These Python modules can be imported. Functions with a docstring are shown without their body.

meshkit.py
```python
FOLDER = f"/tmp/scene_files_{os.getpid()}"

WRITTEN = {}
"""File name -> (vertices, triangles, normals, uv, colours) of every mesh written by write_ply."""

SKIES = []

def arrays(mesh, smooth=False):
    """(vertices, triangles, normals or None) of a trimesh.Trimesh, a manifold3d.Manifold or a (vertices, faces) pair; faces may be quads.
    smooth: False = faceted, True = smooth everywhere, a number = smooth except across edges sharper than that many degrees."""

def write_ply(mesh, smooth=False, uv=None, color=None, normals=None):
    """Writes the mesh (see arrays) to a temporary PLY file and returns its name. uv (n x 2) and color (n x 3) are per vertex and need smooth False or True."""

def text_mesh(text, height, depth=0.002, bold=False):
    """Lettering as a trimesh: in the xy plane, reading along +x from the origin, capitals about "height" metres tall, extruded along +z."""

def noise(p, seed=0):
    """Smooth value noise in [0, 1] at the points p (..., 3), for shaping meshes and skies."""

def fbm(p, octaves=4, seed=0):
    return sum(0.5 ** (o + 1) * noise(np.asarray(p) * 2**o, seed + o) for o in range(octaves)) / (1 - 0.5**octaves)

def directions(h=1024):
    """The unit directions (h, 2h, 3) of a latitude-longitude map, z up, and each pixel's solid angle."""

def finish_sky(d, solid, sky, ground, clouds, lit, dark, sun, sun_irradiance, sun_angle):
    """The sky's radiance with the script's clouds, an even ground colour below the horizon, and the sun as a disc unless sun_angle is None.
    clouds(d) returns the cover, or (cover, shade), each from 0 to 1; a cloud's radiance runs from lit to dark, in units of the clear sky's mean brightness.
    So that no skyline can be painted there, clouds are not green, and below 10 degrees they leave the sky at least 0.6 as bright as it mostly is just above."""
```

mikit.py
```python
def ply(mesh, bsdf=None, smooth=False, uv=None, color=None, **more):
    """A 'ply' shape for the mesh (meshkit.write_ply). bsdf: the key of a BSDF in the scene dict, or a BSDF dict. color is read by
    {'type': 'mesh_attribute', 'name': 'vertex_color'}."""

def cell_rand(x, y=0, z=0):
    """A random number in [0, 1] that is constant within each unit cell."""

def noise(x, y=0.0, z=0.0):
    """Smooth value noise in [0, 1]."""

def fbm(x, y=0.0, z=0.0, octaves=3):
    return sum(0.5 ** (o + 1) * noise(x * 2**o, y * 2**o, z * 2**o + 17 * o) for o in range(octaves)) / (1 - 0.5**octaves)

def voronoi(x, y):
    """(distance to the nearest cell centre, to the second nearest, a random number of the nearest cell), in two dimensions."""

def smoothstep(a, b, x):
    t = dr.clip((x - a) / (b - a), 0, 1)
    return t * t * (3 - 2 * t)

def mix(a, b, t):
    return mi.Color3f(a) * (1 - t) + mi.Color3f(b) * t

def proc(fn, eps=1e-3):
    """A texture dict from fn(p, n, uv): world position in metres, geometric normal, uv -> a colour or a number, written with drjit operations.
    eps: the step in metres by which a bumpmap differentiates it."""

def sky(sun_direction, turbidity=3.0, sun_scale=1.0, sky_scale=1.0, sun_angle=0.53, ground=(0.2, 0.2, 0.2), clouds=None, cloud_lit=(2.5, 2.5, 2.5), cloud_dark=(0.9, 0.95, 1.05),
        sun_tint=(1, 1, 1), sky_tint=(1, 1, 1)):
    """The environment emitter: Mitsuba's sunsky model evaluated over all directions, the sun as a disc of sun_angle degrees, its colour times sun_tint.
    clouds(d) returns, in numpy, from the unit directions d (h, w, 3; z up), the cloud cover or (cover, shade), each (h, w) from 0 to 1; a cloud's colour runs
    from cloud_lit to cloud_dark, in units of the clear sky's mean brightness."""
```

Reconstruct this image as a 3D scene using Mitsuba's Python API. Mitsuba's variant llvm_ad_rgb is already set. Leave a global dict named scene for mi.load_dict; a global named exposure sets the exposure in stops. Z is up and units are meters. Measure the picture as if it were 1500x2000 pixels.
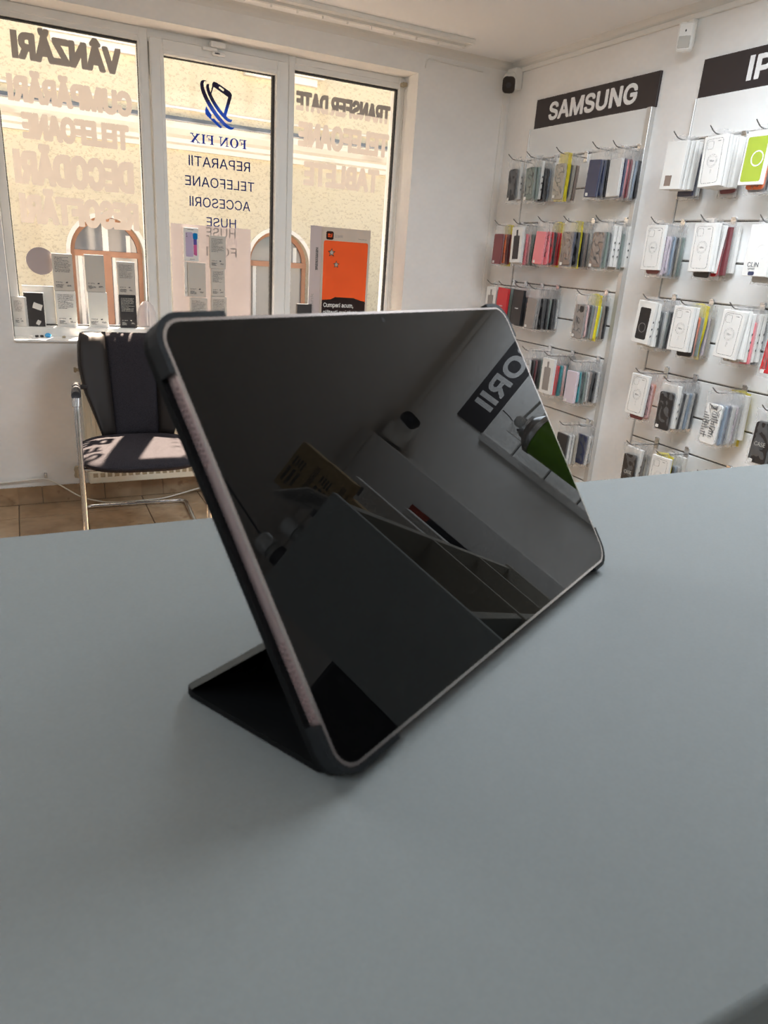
import math, random
import numpy as np, trimesh, mitsuba as mi, drjit as dr
import meshkit, mikit
from mikit import ply, proc, noise, fbm, smoothstep, mix, voronoi, cell_rand
from shapely import affinity, union_all
from shapely.geometry import Polygon, Point, box as sbox, LineString
T = mi.ScalarTransform4f
rng = random.Random(7)
nrng = np.random.default_rng(7)
scene, labels = {}, {}

# ------------------------------------------------------------------ camera, sky, sun, lamps, exposure
# Origin of the world = the phone that took the photograph; z up, y towards the shop window, x along it to the right.
ROT = np.array([[0.89644744, -0.4379824, 0.06747885], [-0.09331359, -0.3354195, -0.93743604], [0.43321421, 0.83406545, -0.34155566]])
scene['camera'] = {'type': 'thinlens', 'to_world': T().look_at(origin=[0, 0, 0], target=ROT[2].tolist(), up=(-ROT[1]).tolist()),
                   'fov': 2 * math.degrees(math.atan(750 / 1381.5)), 'fov_axis': 'x', 'aperture_radius': 0.0006, 'focus_distance': 1.6,
                   'near_clip': 0.02, 'far_clip': 200.0}
SUN = (0.26, 0.78, 1.185)
scene['sky'] = mikit.sky(SUN, turbidity=3.5, sun_scale=43.0, sky_scale=8.8, sun_angle=0.6, ground=(0.25, 0.24, 0.22), sky_tint=(1.13, 1.0, 0.8), sun_tint=(1.0, 0.96, 0.96))
exposure = 0.0
COOL = [24.0, 27.0, 30.0]
WALL_FILL = [12.0, 13.5, 15.0]
LEFT_FILL = [66.0, 68.0, 70.0]
DESK_FILL = [38.0, 42.0, 46.0]

# ------------------------------------------------------------------ room dimensions (metres)
XR = 2.7165            # right wall
YW = 4.0               # inner face of the window wall
FL, CE = -1.38, 1.09   # floor and ceiling
XL, YB = -2.6, -2.4    # left and rear wall
OX0, OX1, OZ0, OZ1 = -0.044, 2.097, -0.518, 0.955   # window opening
YF = 4.158             # front of the window frames
YG = 4.195             # glass
YX = 4.338             # outer face of the window wall
CT = -0.1912           # counter top

# ------------------------------------------------------------------ helpers
def cat(*ms):
    ms = [m for g in ms for m in (g if isinstance(g, (list, tuple)) else [g])]
    return trimesh.util.concatenate(ms)
def bx(x0, x1, y0, y1, z0, z1):
    m = trimesh.creation.box((x1 - x0, y1 - y0, z1 - z0)); m.apply_translation(((x0 + x1) / 2, (y0 + y1) / 2, (z0 + z1) / 2)); return m
def rb(x0, x1, y0, y1, z0, z1, r=0.002):
    """box with chamfered edges"""
    r = min(r, (x1 - x0) * .45, (y1 - y0) * .45, (z1 - z0) * .45)
    P = []
    for sx, X in ((1, x0), (-1, x1)):
        for sy, Y in ((1, y0), (-1, y1)):
            for sz, Z in ((1, z0), (-1, z1)):
                P += [(X, Y + sy * r, Z + sz * r), (X + sx * r, Y, Z + sz * r), (X + sx * r, Y + sy * r, Z)]
    return trimesh.convex.convex_hull(np.array(P))
def tube(P, r, n=10, closed=False):
    P = np.asarray(P, float)
    r = np.broadcast_to(r, (len(P),))
    t = np.gradient(P, axis=0) if not closed else np.roll(P, -1, 0) - np.roll(P, 1, 0)
    t /= np.linalg.norm(t, axis=1, keepdims=True)
    a = np.cross(t[0], [0, 0, 1.0] if abs(t[0][2]) < .9 else [1.0, 0, 0]); a /= np.linalg.norm(a)
    V = []
    th = np.arange(n) * 2 * np.pi / n
    for i in range(len(P)):
        a = a - t[i] * (a @ t[i]); a /= np.linalg.norm(a); b = np.cross(t[i], a)
        V.append(P[i] + r[i] * (np.cos(th)[:, None] * a + np.sin(th)[:, None] * b))
    V = np.vstack(V); F = []
    L = len(P)
    for i in range(L if closed else L - 1):
        for k in range(n):
            p, q = i * n + k, i * n + (k + 1) % n; s = (i + 1) % L
            F += [(p, q, s * n + (k + 1) % n), (p, s * n + (k + 1) % n, s * n + k)]
    if not closed:
        V = np.vstack([V, P[0], P[-1]]); c0, c1 = len(V) - 2, len(V) - 1
        for k in range(n):
            F += [(c0, (k + 1) % n, k), (c1, (L - 1) * n + k, (L - 1) * n + (k + 1) % n)]
    m = trimesh.Trimesh(V, F, process=False); m.fix_normals(); return m
def bend(pts, r=.06, k=6):
    """polyline with rounded corners"""
    pts = [np.array(p, float) for p in pts]; out = [pts[0]]
    for a, b, c in zip(pts, pts[1:], pts[2:]):
        d0, d1 = a - b, c - b
        q = min(r, np.linalg.norm(d0) * .49, np.linalg.norm(d1) * .49)
        s, e = b + d0 / np.linalg.norm(d0) * q, b + d1 / np.linalg.norm(d1) * q
        for i in range(k + 1):
            u = i / k; out.append((1 - u) ** 2 * s + 2 * u * (1 - u) * b + u * u * e)
    return np.array(out + [pts[-1]])
def lathe(prof, n=32, center=(0, 0, 0)):
    m = trimesh.creation.revolve(np.array(prof, float), sections=n); m.apply_translation(center); m.fix_normals(); return m
def basis(o, U, V):
    U, V = np.array(U, float), np.array(V, float); N = np.cross(U, V)
    M = np.eye(4); M[:3, 0], M[:3, 1], M[:3, 2], M[:3, 3] = U, V, N, o
    return M
def plate(poly, o, U, V, depth, back=0.0):
    """a flat outline (shapely) extruded from -back to depth along U x V"""
    gs = [g for g in getattr(poly, 'geoms', [poly]) if g.area > 1e-10]
    m = cat([trimesh.creation.extrude_polygon(g, depth + back, engine='earcut') for g in gs])
    if back: m.apply_translation((0, 0, -back))
    M = basis(o, U, V)
    if np.linalg.det(M[:3, :3]) < 0: m.invert()
    m.apply_transform(M); return m
def rrect(w, h, r, n=6):
    """rounded rectangle from 0,0 to w,h"""
    return sbox(r, r, w - r, h - r).buffer(r, quad_segs=n)
_TP = {}
def glyphs(s, bold):
    m = meshkit.text_mesh(s, 1.0, 0.1, bold)
    top = m.triangles[(m.face_normals[:, 2] > .9)]
    p = union_all([Polygon(t[:, :2]) for t in top]).buffer(0.003, join_style='mitre').buffer(-0.003, join_style='mitre')
    return affinity.translate(p, -p.bounds[0], 0)
def textpoly(s, bold=True):
    """lettering as a shapely shape with capitals 1 high, starting at x = 0; the capital I is a plain bar"""
    if (s, bold) not in _TP:
        L = glyphs('L', bold).intersection(sbox(-1, .4, 9, .6)); st = L.bounds[2] - L.bounds[0]
        out, x = [], 0
        for i, seg in enumerate(s.split('I')):
            if i: out.append(sbox(x, -.025 if bold else -.005, x + st, 1.045 if bold else 1.03)); x += st + .17
            if seg: g = glyphs(seg, bold); out.append(affinity.translate(g, x, 0)); x += g.bounds[2] + .17
        p = union_all(out); _TP[(s, bold)] = affinity.translate(p, -p.bounds[0], 0)
    return _TP[(s, bold)]
def text(s, o, U, V, width, cap, depth=.0004, fat=0.0, bold=True, mirror=False, squeeze=None):
    """o: lower left corner as read along U; the text is scaled to this width and capital height"""
    p = textpoly(s, bold); w = p.bounds[2]
    p = affinity.scale(p, width / w / cap, 1, origin=(0, 0))
    if fat: p = p.buffer(fat, join_style='mitre')
    p = affinity.scale(p, cap, cap, origin=(0, 0))
    x0, _, x1, _ = p.bounds
    p = affinity.translate(affinity.scale(p, width / (x1 - x0), 1, origin=(x0, 0)), -x0, 0)
    if mirror: p = affinity.translate(affinity.scale(p, -1, 1, origin=(0, 0)), width, 0)
    return plate(p, o, U, V, depth)
def lines(w, h, rows, seed, fill=.8, th=.5):
    """rows of small print as thin bars, within a w x h field"""
    r = random.Random(seed); out = []
    for i in range(rows):
        y = h - (i + .5) * h / rows; t = h / rows * th * .5; x = 0
        end = w * (fill + (1 - fill) * r.random()) * (1 if r.random() > .2 else .6)
        while x < end:
            k = w * r.uniform(.06, .2); out.append(sbox(x, y - t, min(x + k, end), y + t)); x += k + w * .02
    return union_all(out)

_used = {}
def key(name, parent=None):
    full = (parent + '__' if parent else '') + name
    n = _used.get(full, 0); _used[full] = n + 1
    return full if n == 0 else f'{full}_{n:03d}'
def thing(name, label, category, group=None):
    k = key(name); labels[k] = {'label': label, 'category': category}
    if group: labels[k]['group'] = group
    return k
def part(name, parent, mesh, m, smooth=False, label=None, tw=None, stuff=False, **more):
    k = key(name, parent)
    s = dict(mesh) if isinstance(mesh, dict) else ply(mesh, m, smooth, **more)
    if isinstance(mesh, dict) and m is not None: s['bsdf'] = {'type': 'ref', 'id': m}
    if tw is not None: s['to_world'] = tw
    scene[k] = s
    if label: labels.setdefault(k, {})['label'] = label
    if stuff or name == 'print': labels.setdefault(k, {})['kind'] = 'stuff'   # small print: marks too small to pick apart
    return k
def solo(name, mesh, m, label, category, group=None, smooth=False):
    k = thing(name, label, category, group); scene[k] = ply(mesh, m, smooth); return k
def struct(name, mesh, m, label=None, smooth=False):
    k = key(name); labels[k] = {'kind': 'structure'}
    if label: labels[k]['label'] = label
    if mesh is not None: scene[k] = ply(mesh, m, smooth)
    return k

# ------------------------------------------------------------------ materials
def rgb(*c): return {'type': 'rgb', 'value': list(c)}
def mat(k, b): scene[k] = {'type': 'twosided', 'bsdf': b}; return k
def diff(k, c): return mat(k, {'type': 'diffuse', 'reflectance': rgb(*c)})
def prin(k, c, rough=.5, **kw):
    return mat(k, {'type': 'principled', 'base_color': rgb(*c) if isinstance(c, tuple) else c, 'roughness': rough, **kw})
def metal(k, c, rough): return mat(k, {'type': 'roughconductor', 'material': 'none', 'specular_reflectance': rgb(*c), 'alpha': rough})

def wall_fn(p, n, uv):
    a = fbm(p.x * 3 + 5, p.y * 3, p.z * 3, 4); b = noise(p.x * 60, p.y * 60, p.z * 60)
    return mix((.76, .745, .72), (.80, .785, .76), smoothstep(.3, .75, a)) * (.985 + .03 * b)
mat('m_wall', {'type': 'diffuse', 'reflectance': proc(wall_fn)})
diff('m_ceiling', (.90, .895, .885)); diff('m_trim', (.76, .74, .70))
prin('m_pvc', (.76, .74, .70), .35); prin('m_gasket', (.012, .012, .012), .6)
prin('m_slat', (.80, .79, .765), .28); prin('m_alu', (.62, .61, .59), .35, metallic=.6); prin('m_groove', (.13, .125, .12), .6)
prin('m_white', (.72, .71, .69), .45); prin('m_card', (.67, .655, .62), .55); prin('m_grey_card', (.46, .44, .40), .6)
prin('m_black', (.014, .014, .016), .45); prin('m_gloss_black', (.01, .01, .012), .12); prin('m_print', (.05, .05, .055), .6); prin('m_print_grey', (.3, .29, .28), .7)
prin('m_sign', (.022, .017, .019), .5); prin('m_letter', (.8, .79, .78), .5)
metal('m_chrome', (.82, .82, .84), .06); metal('m_steel', (.6, .6, .6), .22)
def counter_fn(p, n, uv):
    a = fbm(p.x * 9, p.y * 9, 3 + p.z * 9, 4); g = noise(p.x * 900, p.y * 900, p.z * 900)
    return mix((.246, .268, .267), (.262, .286, .285), a) * (.97 + .06 * g)
prin('m_counter', proc(counter_fn), .55, specular=.18)
def tile_fn(p, n, uv):
    a = fbm(p.x * 7, p.y * 7, p.z * 7 + 2, 5); b = noise(p.x * 45, p.y * 45, p.z * 45); c = fbm(p.x * 22 + 9, p.y * 22, p.z * 22, 3)
    cell = cell_rand(dr.floor((p.x + .107) / .3115), dr.floor((p.y - 3.79) / .3115), 3)
    k = mix((.27, .18, .105), (.41, .295, .19), smoothstep(.3, .7, a)) * (.85 + .3 * cell)
    return mix(k, (.20, .11, .055), smoothstep(.62, .78, c) * .6) * (.94 + .12 * b)
prin('m_tile', proc(tile_fn), .4, specular=.4); diff('m_grout', (.22, .17, .125))
def stucco_fn(p, n, uv):
    a = fbm(p.x * .9, 4.0, p.z * .9, 4); g = noise(p.x * 38, p.y * 38, p.z * 38); h = noise(p.x * 85, p.y * 85, p.z * 85)
    spot = smoothstep(.5, .8, g * .55 + h * .45)
    st = smoothstep(.6, .8, fbm(p.x * 4 + 3, 0, p.z * .6, 3))
    k = mix((.625, .56, .405), (.69, .63, .48), a)
    return mix(mix(k, (.55, .45, .30), st * .35), (.38, .32, .21), spot * .45)
def stucco_h(p, n, uv): return .5 * noise(p.x * 40, p.y * 40, p.z * 40) + .5 * noise(p.x * 90, p.y * 90, p.z * 90)
mat('m_stucco', {'type': 'bumpmap', 'arbitrary': {'type': 'proc', **{k: v for k, v in proc(stucco_h, 2e-3).items() if k != 'type'}}, 'scale': .006, 'bsdf': {'type': 'diffuse', 'reflectance': proc(stucco_fn)}})
def cornice_fn(p, n, uv):
    d = smoothstep(.55, .75, fbm(p.x * 2.2, 1.0, p.z * 9, 4)); return mix((.82, .78, .70), (.50, .46, .40), d * .5)
mat('m_cornice', {'type': 'diffuse', 'reflectance': proc(cornice_fn)})
def flash_fn(p, n, uv):
    d = smoothstep(.35, .7, fbm(p.x * 6, p.y * 6, p.z * 14, 4)); return mix((.27, .265, .26), (.42, .41, .39), d)
mat('m_flashing', {'type': 'diffuse', 'reflectance': proc(flash_fn)})
diff('m_wood', (.42, .235, .155)); prin('m_street_glass', (.17, .185, .20), .06, specular=.8); diff('m_asphalt', (.17, .168, .16))
diff('m_curtain', (.48, .47, .45))
scene['m_glass'] = {'type': 'thindielectric', 'int_ior': 1.14}
def film(k, c, w):
    scene[k] = {'type': 'blendbsdf', 'weight': w, 'a': {'type': 'thindielectric', 'int_ior': 1.3}, 'b': {'type': 'twosided', 'bsdf': {'type': 'roughplastic', 'diffuse_reflectance': rgb(*c), 'alpha': .12}}}
film('m_bag', (.75, .75, .75), .10); film('m_bag_yellow', (.8, .68, .05), .6); film('m_foil', (.7, .66, .68), .5)
def vinyl(k, c, t):   # adhesive film: white, lets some light through
    scene[k] = {'type': 'principledthin', 'base_color': rgb(*c), 'roughness': .7, 'spec_trans': 0.0, 'diff_trans': t, 'spec_tint': 0.0}
vinyl('m_vinyl', (.36, .33, .305), .28); vinyl('m_sticker', (.34, .31, .325), .26)
diff('m_vinyl_blue', (.028, .055, .36)); diff('m_vinyl_navy', (.022, .03, .13))
def logo_fn(p, n, uv): return mix((.018, .09, .62), (.022, .02, .05), smoothstep(.645, .70, p.z))
mat('m_vinyl_logo', {'type': 'diffuse', 'reflectance': proc(logo_fn)})
scene['m_poster_foil'] = {'type': 'blendbsdf', 'weight': .62, 'a': {'type': 'thindielectric', 'int_ior': 1.3}, 'b': {'type': 'principledthin', 'base_color': rgb(.30, .275, .285), 'roughness': .8, 'spec_trans': 0.0, 'diff_trans': .5}}
vinyl('m_poster', (.50, .45, .40), .22); vinyl('m_poster_lilac', (.46, .42, .43), .26)
diff('m_orange', (.78, .115, .035)); diff('m_mound', (.022, .016, .016)); diff('m_poster_black', (.03, .015, .012))
def fabric_fn(p, n, uv):
    g = noise(p.x * 420, p.y * 420, p.z * 420); return mix((.009, .008, .0105), (.029, .026, .032), g)
def fabric_h(p, n, uv): return noise(p.x * 420, p.y * 420, p.z * 420)
mat('m_fabric', {'type': 'bumpmap', 'arbitrary': proc(fabric_h, 1e-3), 'scale': .0015, 'bsdf': {'type': 'principled', 'base_color': proc(fabric_fn), 'roughness': .9, 'specular': .2}})
prin('m_leather', (.018, .015, .014), .55, specular=.2)
def rad_fn(p, n, uv): return mix((.70, .655, .535), (.60, .52, .36), smoothstep(.62, .8, fbm(p.x * 12, p.y * 12, p.z * 12, 4)) * .5)
prin('m_radiator', proc(rad_fn), .4); prin('m_valve', (.30, .25, .17), .5); prin('m_cable', (.62, .58, .50), .5)
scene['m_screen'] = {'type': 'plastic', 'diffuse_reflectance': rgb(.003, .003, .0035), 'int_ior': 1.46}
prin('m_tablet', (.60, .46, .455), .34, metallic=.75); prin('m_tablet_rim', (.72, .64, .62), .22, metallic=.9); prin('m_mesh', (.26, .18, .18), .6)
prin('m_case', (.006, .0065, .007), .6, specular=.12); prin('m_case_outer', (.13, .126, .112), .4); prin('m_case_edge', (.010, .012, .014), .5, specular=.25); prin('m_case_inside', (.012, .012, .012), .9)
prin('m_lens', (.02, .025, .035), .08)
prin('m_green', (.16, .36, .015), .3); prin('m_cardboard', (.44, .315, .15), .75); prin('m_teal', (.05, .30, .29), .5); prin('m_red', (.5, .07, .03), .35)
prin('m_cap', (.78, .81, .81), .4); prin('m_bottle', (.45, .47, .45), .3); prin('m_sky_blue', (.05, .36, .72), .3); prin('m_laminate_edge', (.46, .43, .37), .5); prin('m_desk', (.17, .165, .15), .5)
def rack_fn(p, n, uv): return mix((.40, .38, .33), (.44, .42, .365), fbm(p.x * 20, p.y * 20, p.z * 20, 3))
prin('m_rack_inside', proc(rack_fn), .6); prin('m_rack_side_lit', (.42, .46, .455), .5, specular=.3)  # rack side: counter laminate painted lighter in place of missing light
PAL = {'D': ('black', (.016, .016, .018)), 'N': ('navy', (.035, .042, .085)), 'G': ('grey-green', (.16, .20, .18)), 'M': ('maroon', (.17, .045, .05)), 'R': ('red', (.52, .03, .035)),
       'P': ('pink', (.74, .22, .24)), 'p': ('pale pink', (.66, .42, .40)), 'O': ('orange', (.72, .16, .05)), 'Y': ('yellow', (.78, .66, .03)), 'g': ('grey', (.22, .205, .195)), 'L': ('light grey', (.47, .46, .44)),
       'W': ('white', (.74, .73, .70)), 'B': ('brown', (.21, .16, .135)), 'V': ('lilac', (.58, .50, .55)), 'T': ('teal', (.05, .24, .26)), 'C': ('clear', (.55, .54, .52)), 'm': ('mint', (.44, .62, .52)),
       'l': ('blue-grey', (.22, .27, .33)), 'K': ('khaki', (.33, .30, .25))}
for c_, (nm_, col_) in PAL.items(): prin('m_case_' + nm_.replace(' ', '_').replace('-', '_'), col_, .4)
prin('m_green_box', (.33, .42, .045), .4)

# ------------------------------------------------------------------ the shell of the room
W_ = 'm_wall'
struct('wall_back', cat(bx(XL - .2, OX0, YW, YX, FL - .1, CE + .15), bx(OX1, XR + .2, YW, YX, FL - .1, CE + .15), bx(OX0, OX1, YW, YX, OZ1, CE + .15), bx(OX0, OX1, YW, YX, FL - .1, OZ0)), W_)
struct('wall_right', cat(bx(XR, XR + .2, -2.4, YW, FL - .1, CE + .15)), W_)
struct('wall_side', bx(2.52, XR, YB, .222, FL, CE), W_)
struct('wall_left', bx(XL - .2, XL, YB - .2, YW, FL - .1, CE + .15), W_)
struct('wall_rear', bx(XL, XR + .2, YB - .2, YB, FL - .1, CE + .15), W_)
struct('ceiling', bx(XL, XR, YB, YW, CE, CE + .15), 'm_ceiling')
# floor: tiles with joints where the photograph shows them, one slab of the same stone elsewhere
fl = struct('floor', bx(XL, XR, YB, YW, FL - .1, FL - .006), 'm_grout')
TS, J = .3115, .0022
scene_tile = None
for i in range(-5, 9):
    for j in range(0, 6):
        x0, y1 = -.107 + i * TS, 3.79 + .3115 - j * TS
        x1, y0 = x0 + TS, y1 - TS
        y1 = min(y1, YW); x1 = min(x1, XR)
        if y1 - y0 > .02 and x1 - x0 > .02:
            part('tile', fl, rb(x0 + J, x1 - J, y0 + J, y1 - J, FL - .012, FL, .0015), 'm_tile')
part('slab', fl, bx(XL, XR, YB, 3.79 + TS - 6 * TS, FL - .012, FL), 'm_tile')
bb = struct('baseboard_back', bx(XL, XR, YW - .007, YW, FL, FL + .092), 'm_grout')
for i in range(-4, 9):
    x0 = .011 + i * .312
    part('tile', bb, rb(max(x0 + .0015, XL), min(x0 + .3105, XR), YW - .011, YW - .004, FL + .002, FL + .098, .0015), 'm_tile')
# coving, cable channels and the strip in the corner
def cove(x0, x1): return plate(Polygon([(0, 0), (-.038, 0), (-.024, -.008), (-.008, -.024), (0, -.038)]), (x0, YW, CE), (0, 1, 0), (0, 0, 1), x1 - x0)
struct('trim_1', cove(XL, XR), 'm_trim')
struct('trim_2', plate(Polygon([(0, 0), (-.03, 0), (-.019, -.007), (-.007, -.019), (0, -.03)]), (XR, YW, CE), (1, 0, 0), (0, 0, 1), YW - .222), 'm_trim')
struct('trim_3', rb(XR - .013, XR, .222, 3.94, 1.034, 1.057, .002), 'm_trim')
struct('trim_4', rb(XR - .05, XR - .022, YW - .008, YW, FL + .1, 1.0, .002), 'm_trim')
struct('trim_5', rb(2.507, 2.52, YB, .222, 1.034, 1.057, .002), 'm_trim')
struct('trim_6', tube(bend([(2.135, YW - .004, .985), (2.14, YW - .004, 1.035), (2.2, YW - .004, 1.03), (2.51, YW - .004, 1.022)], .03), .004, 6), 'm_trim', smooth=40)
# ceiling lamps: cool LED panel over the counter, and added unseen fill lamps
def fill_tube(x, y0, y1, col, label):
    k = thing('unseen_ceiling_lamp', label, 'lamp')
    part('housing', k, rb(x - .03, x + .03, y0 - .03, y1 + .03, CE - .035, CE, .004), 'm_pvc')
    part('holder', k, rb(x - .012, x + .012, y0 - .02, y0, CE - .125, CE - .03, .003), 'm_pvc'); part('holder', k, rb(x - .012, x + .012, y1, y1 + .02, CE - .125, CE - .03, .003), 'm_pvc')
    q = part('tube', k, tube([(x, y0, CE - .11), (x, y1, CE - .11)], .019, 14), 'm_white'); scene[q]['emitter'] = {'type': 'area', 'radiance': rgb(*col)}
def panel_lamp(x, y, h, col, label):
    k = thing('unseen_ceiling_lamp', label, 'lamp')
    part('frame', k, rb(x - h - .02, x + h + .02, y - h - .02, y + h + .02, CE - .03, CE, .004), 'm_pvc')
    q = part('diffuser', k, trimesh.Trimesh([(x - h, y - h, CE - .031), (x - h, y + h, CE - .031), (x + h, y + h, CE - .031), (x + h, y - h, CE - .031)], [(0, 1, 2), (0, 2, 3)], process=False), 'm_white'); scene[q]['emitter'] = {'type': 'area', 'radiance': rgb(*col)}
panel_lamp(1.98, 1.12, .27, COOL, 'square cool white light panel on the ceiling over the right end of the counter')
panel_lamp(1.6, 1.72, .42, WALL_FILL, 'added unseen fill light panel on the ceiling before the right display panel')  # added, out of view: brightens the right wall
fill_tube(-.7, 1.3, 2.2, LEFT_FILL, 'added unseen fill light tube under the ceiling on the left of the room')  # added general fill, out of view, for the left wall and counter
fill_tube(-.6, -1.0, -.1, DESK_FILL, 'added unseen fill light tube under the ceiling over the desk behind the counter')  # added, out of view: lights the mirrored rack side and near counter

# ------------------------------------------------------------------ windows
def frame_mesh(x0, x1, z0, z1, w, y0, y1, c=.004, wb=None):
    wb = w if wb is None else wb
    return cat(rb(x0, x0 + w, y0, y1, z0, z1, c), rb(x1 - w, x1, y0, y1, z0, z1, c), rb(x0 + w, x1 - w, y0, y1, z1 - w, z1, c), rb(x0 + w, x1 - w, y0, y1, z0, z0 + wb, c))
def gasket(x0, x1, z0, z1, w=.007, y0=YG - .02, y1=YG + .004):
    return cat(bx(x0 - w, x0 + .003, y0, y1, z0 - w, z1 + w), bx(x1 - .003, x1 + w, y0, y1, z0 - w, z1 + w), bx(x0, x1, y0, y1, z1 - .003, z1 + w), bx(x0, x1, y0, y1, z0 - w, z0 + .003))
PZ0 = -.462
panes = [(-.003, .630, PZ0, .889), (.745, 1.318, -.43, .852), (1.430, 2.055, PZ0, .889)]
for i, (x0, x1, z0, z1) in enumerate(panes):
    wn = struct(f'window_{i + 1}', None, None)
    if i == 0: part('frame', wn, cat(frame_mesh(OX0, .676, OZ0, OZ1, .041, YF, YG + .05), rb(.628, .676, YF + .001, YG + .05, OZ0, OZ1, .004), bx(OX0 + .02, .65, YF + .002, YG + .05, OZ0, PZ0 - .004), bx(OX0, .67, YF + .003, YG + .05, .894, OZ1)), 'm_pvc')
    if i == 1:
        part('frame', wn, cat(bx(.66, 1.42, YF + .006, YG + .05, .90, OZ1), bx(.66, 1.42, YF + .006, YG + .05, OZ0, -.50)), 'm_pvc')
        part('sash', wn, cat(frame_mesh(.681, 1.393, -.497, .918, .062, YF - .018, YG + .03), frame_mesh(.727, 1.347, -.451, .872, .02, YF - .0195, YG, .003)), 'm_pvc')
    if i == 2: part('frame', wn, cat(frame_mesh(1.398, OX1, OZ0, OZ1, .036, YF, YG + .05), bx(1.41, 2.08, YF + .002, YG + .05, OZ0, PZ0 - .004), bx(1.40, OX1, YF + .003, YG + .05, .894, OZ1), bx(2.06, OX1, YF + .003, YG + .05, OZ0, OZ1)), 'm_pvc')
    part('gasket', wn, gasket(x0, x1, z0, z1), 'm_gasket')
    part('pane', wn, trimesh.Trimesh([(x0, YG, z0), (x1, YG, z0), (x1, YG, z1), (x0, YG, z1)], [(0, 1, 2), (0, 2, 3)], process=False), 'm_glass')
    panes[i] = (wn, x0, x1, z0, z1)
W1, W2, W3 = panes[0][0], panes[1][0], panes[2][0]
YV = YG + .0012   # adhesive lettering on the outer face of the glass, reads correctly from the street
def vin(win, s, x0, x1, z0, cap, m, fat=0.0, bold=True):
    part('lettering', win, text(s, (x0, YV, z0), (1, 0, 0), (0, 0, 1), x1 - x0, cap, .0004, fat, bold, mirror=True), m)
for s, x0, x1, z0, cap in (('VÂNZĂRI', .072, .552, .747, .094), ('CUMPĂRĂRI', .038, .594, .570, .092), ('TELEFOANE', .085, .572, .416, .095), ('DECODĂRI', .033, .586, .217, .125), ('RESOFTĂRI', .042, .602, .038, .111)):
    vin(W1, s, x0, x1, z0, cap, 'm_vinyl', .07)
for s, x0, x1, z0, cap in (('TRANSFER DATE', 1.456, 2.033, .719, .08), ('TELEFOANE', 1.472, 2.035, .545, .106), ('TABLETE', 1.511, 1.985, .349, .107)):
    vin(W3, s, x0, x1, z0, cap, 'm_vinyl', .055)
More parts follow.
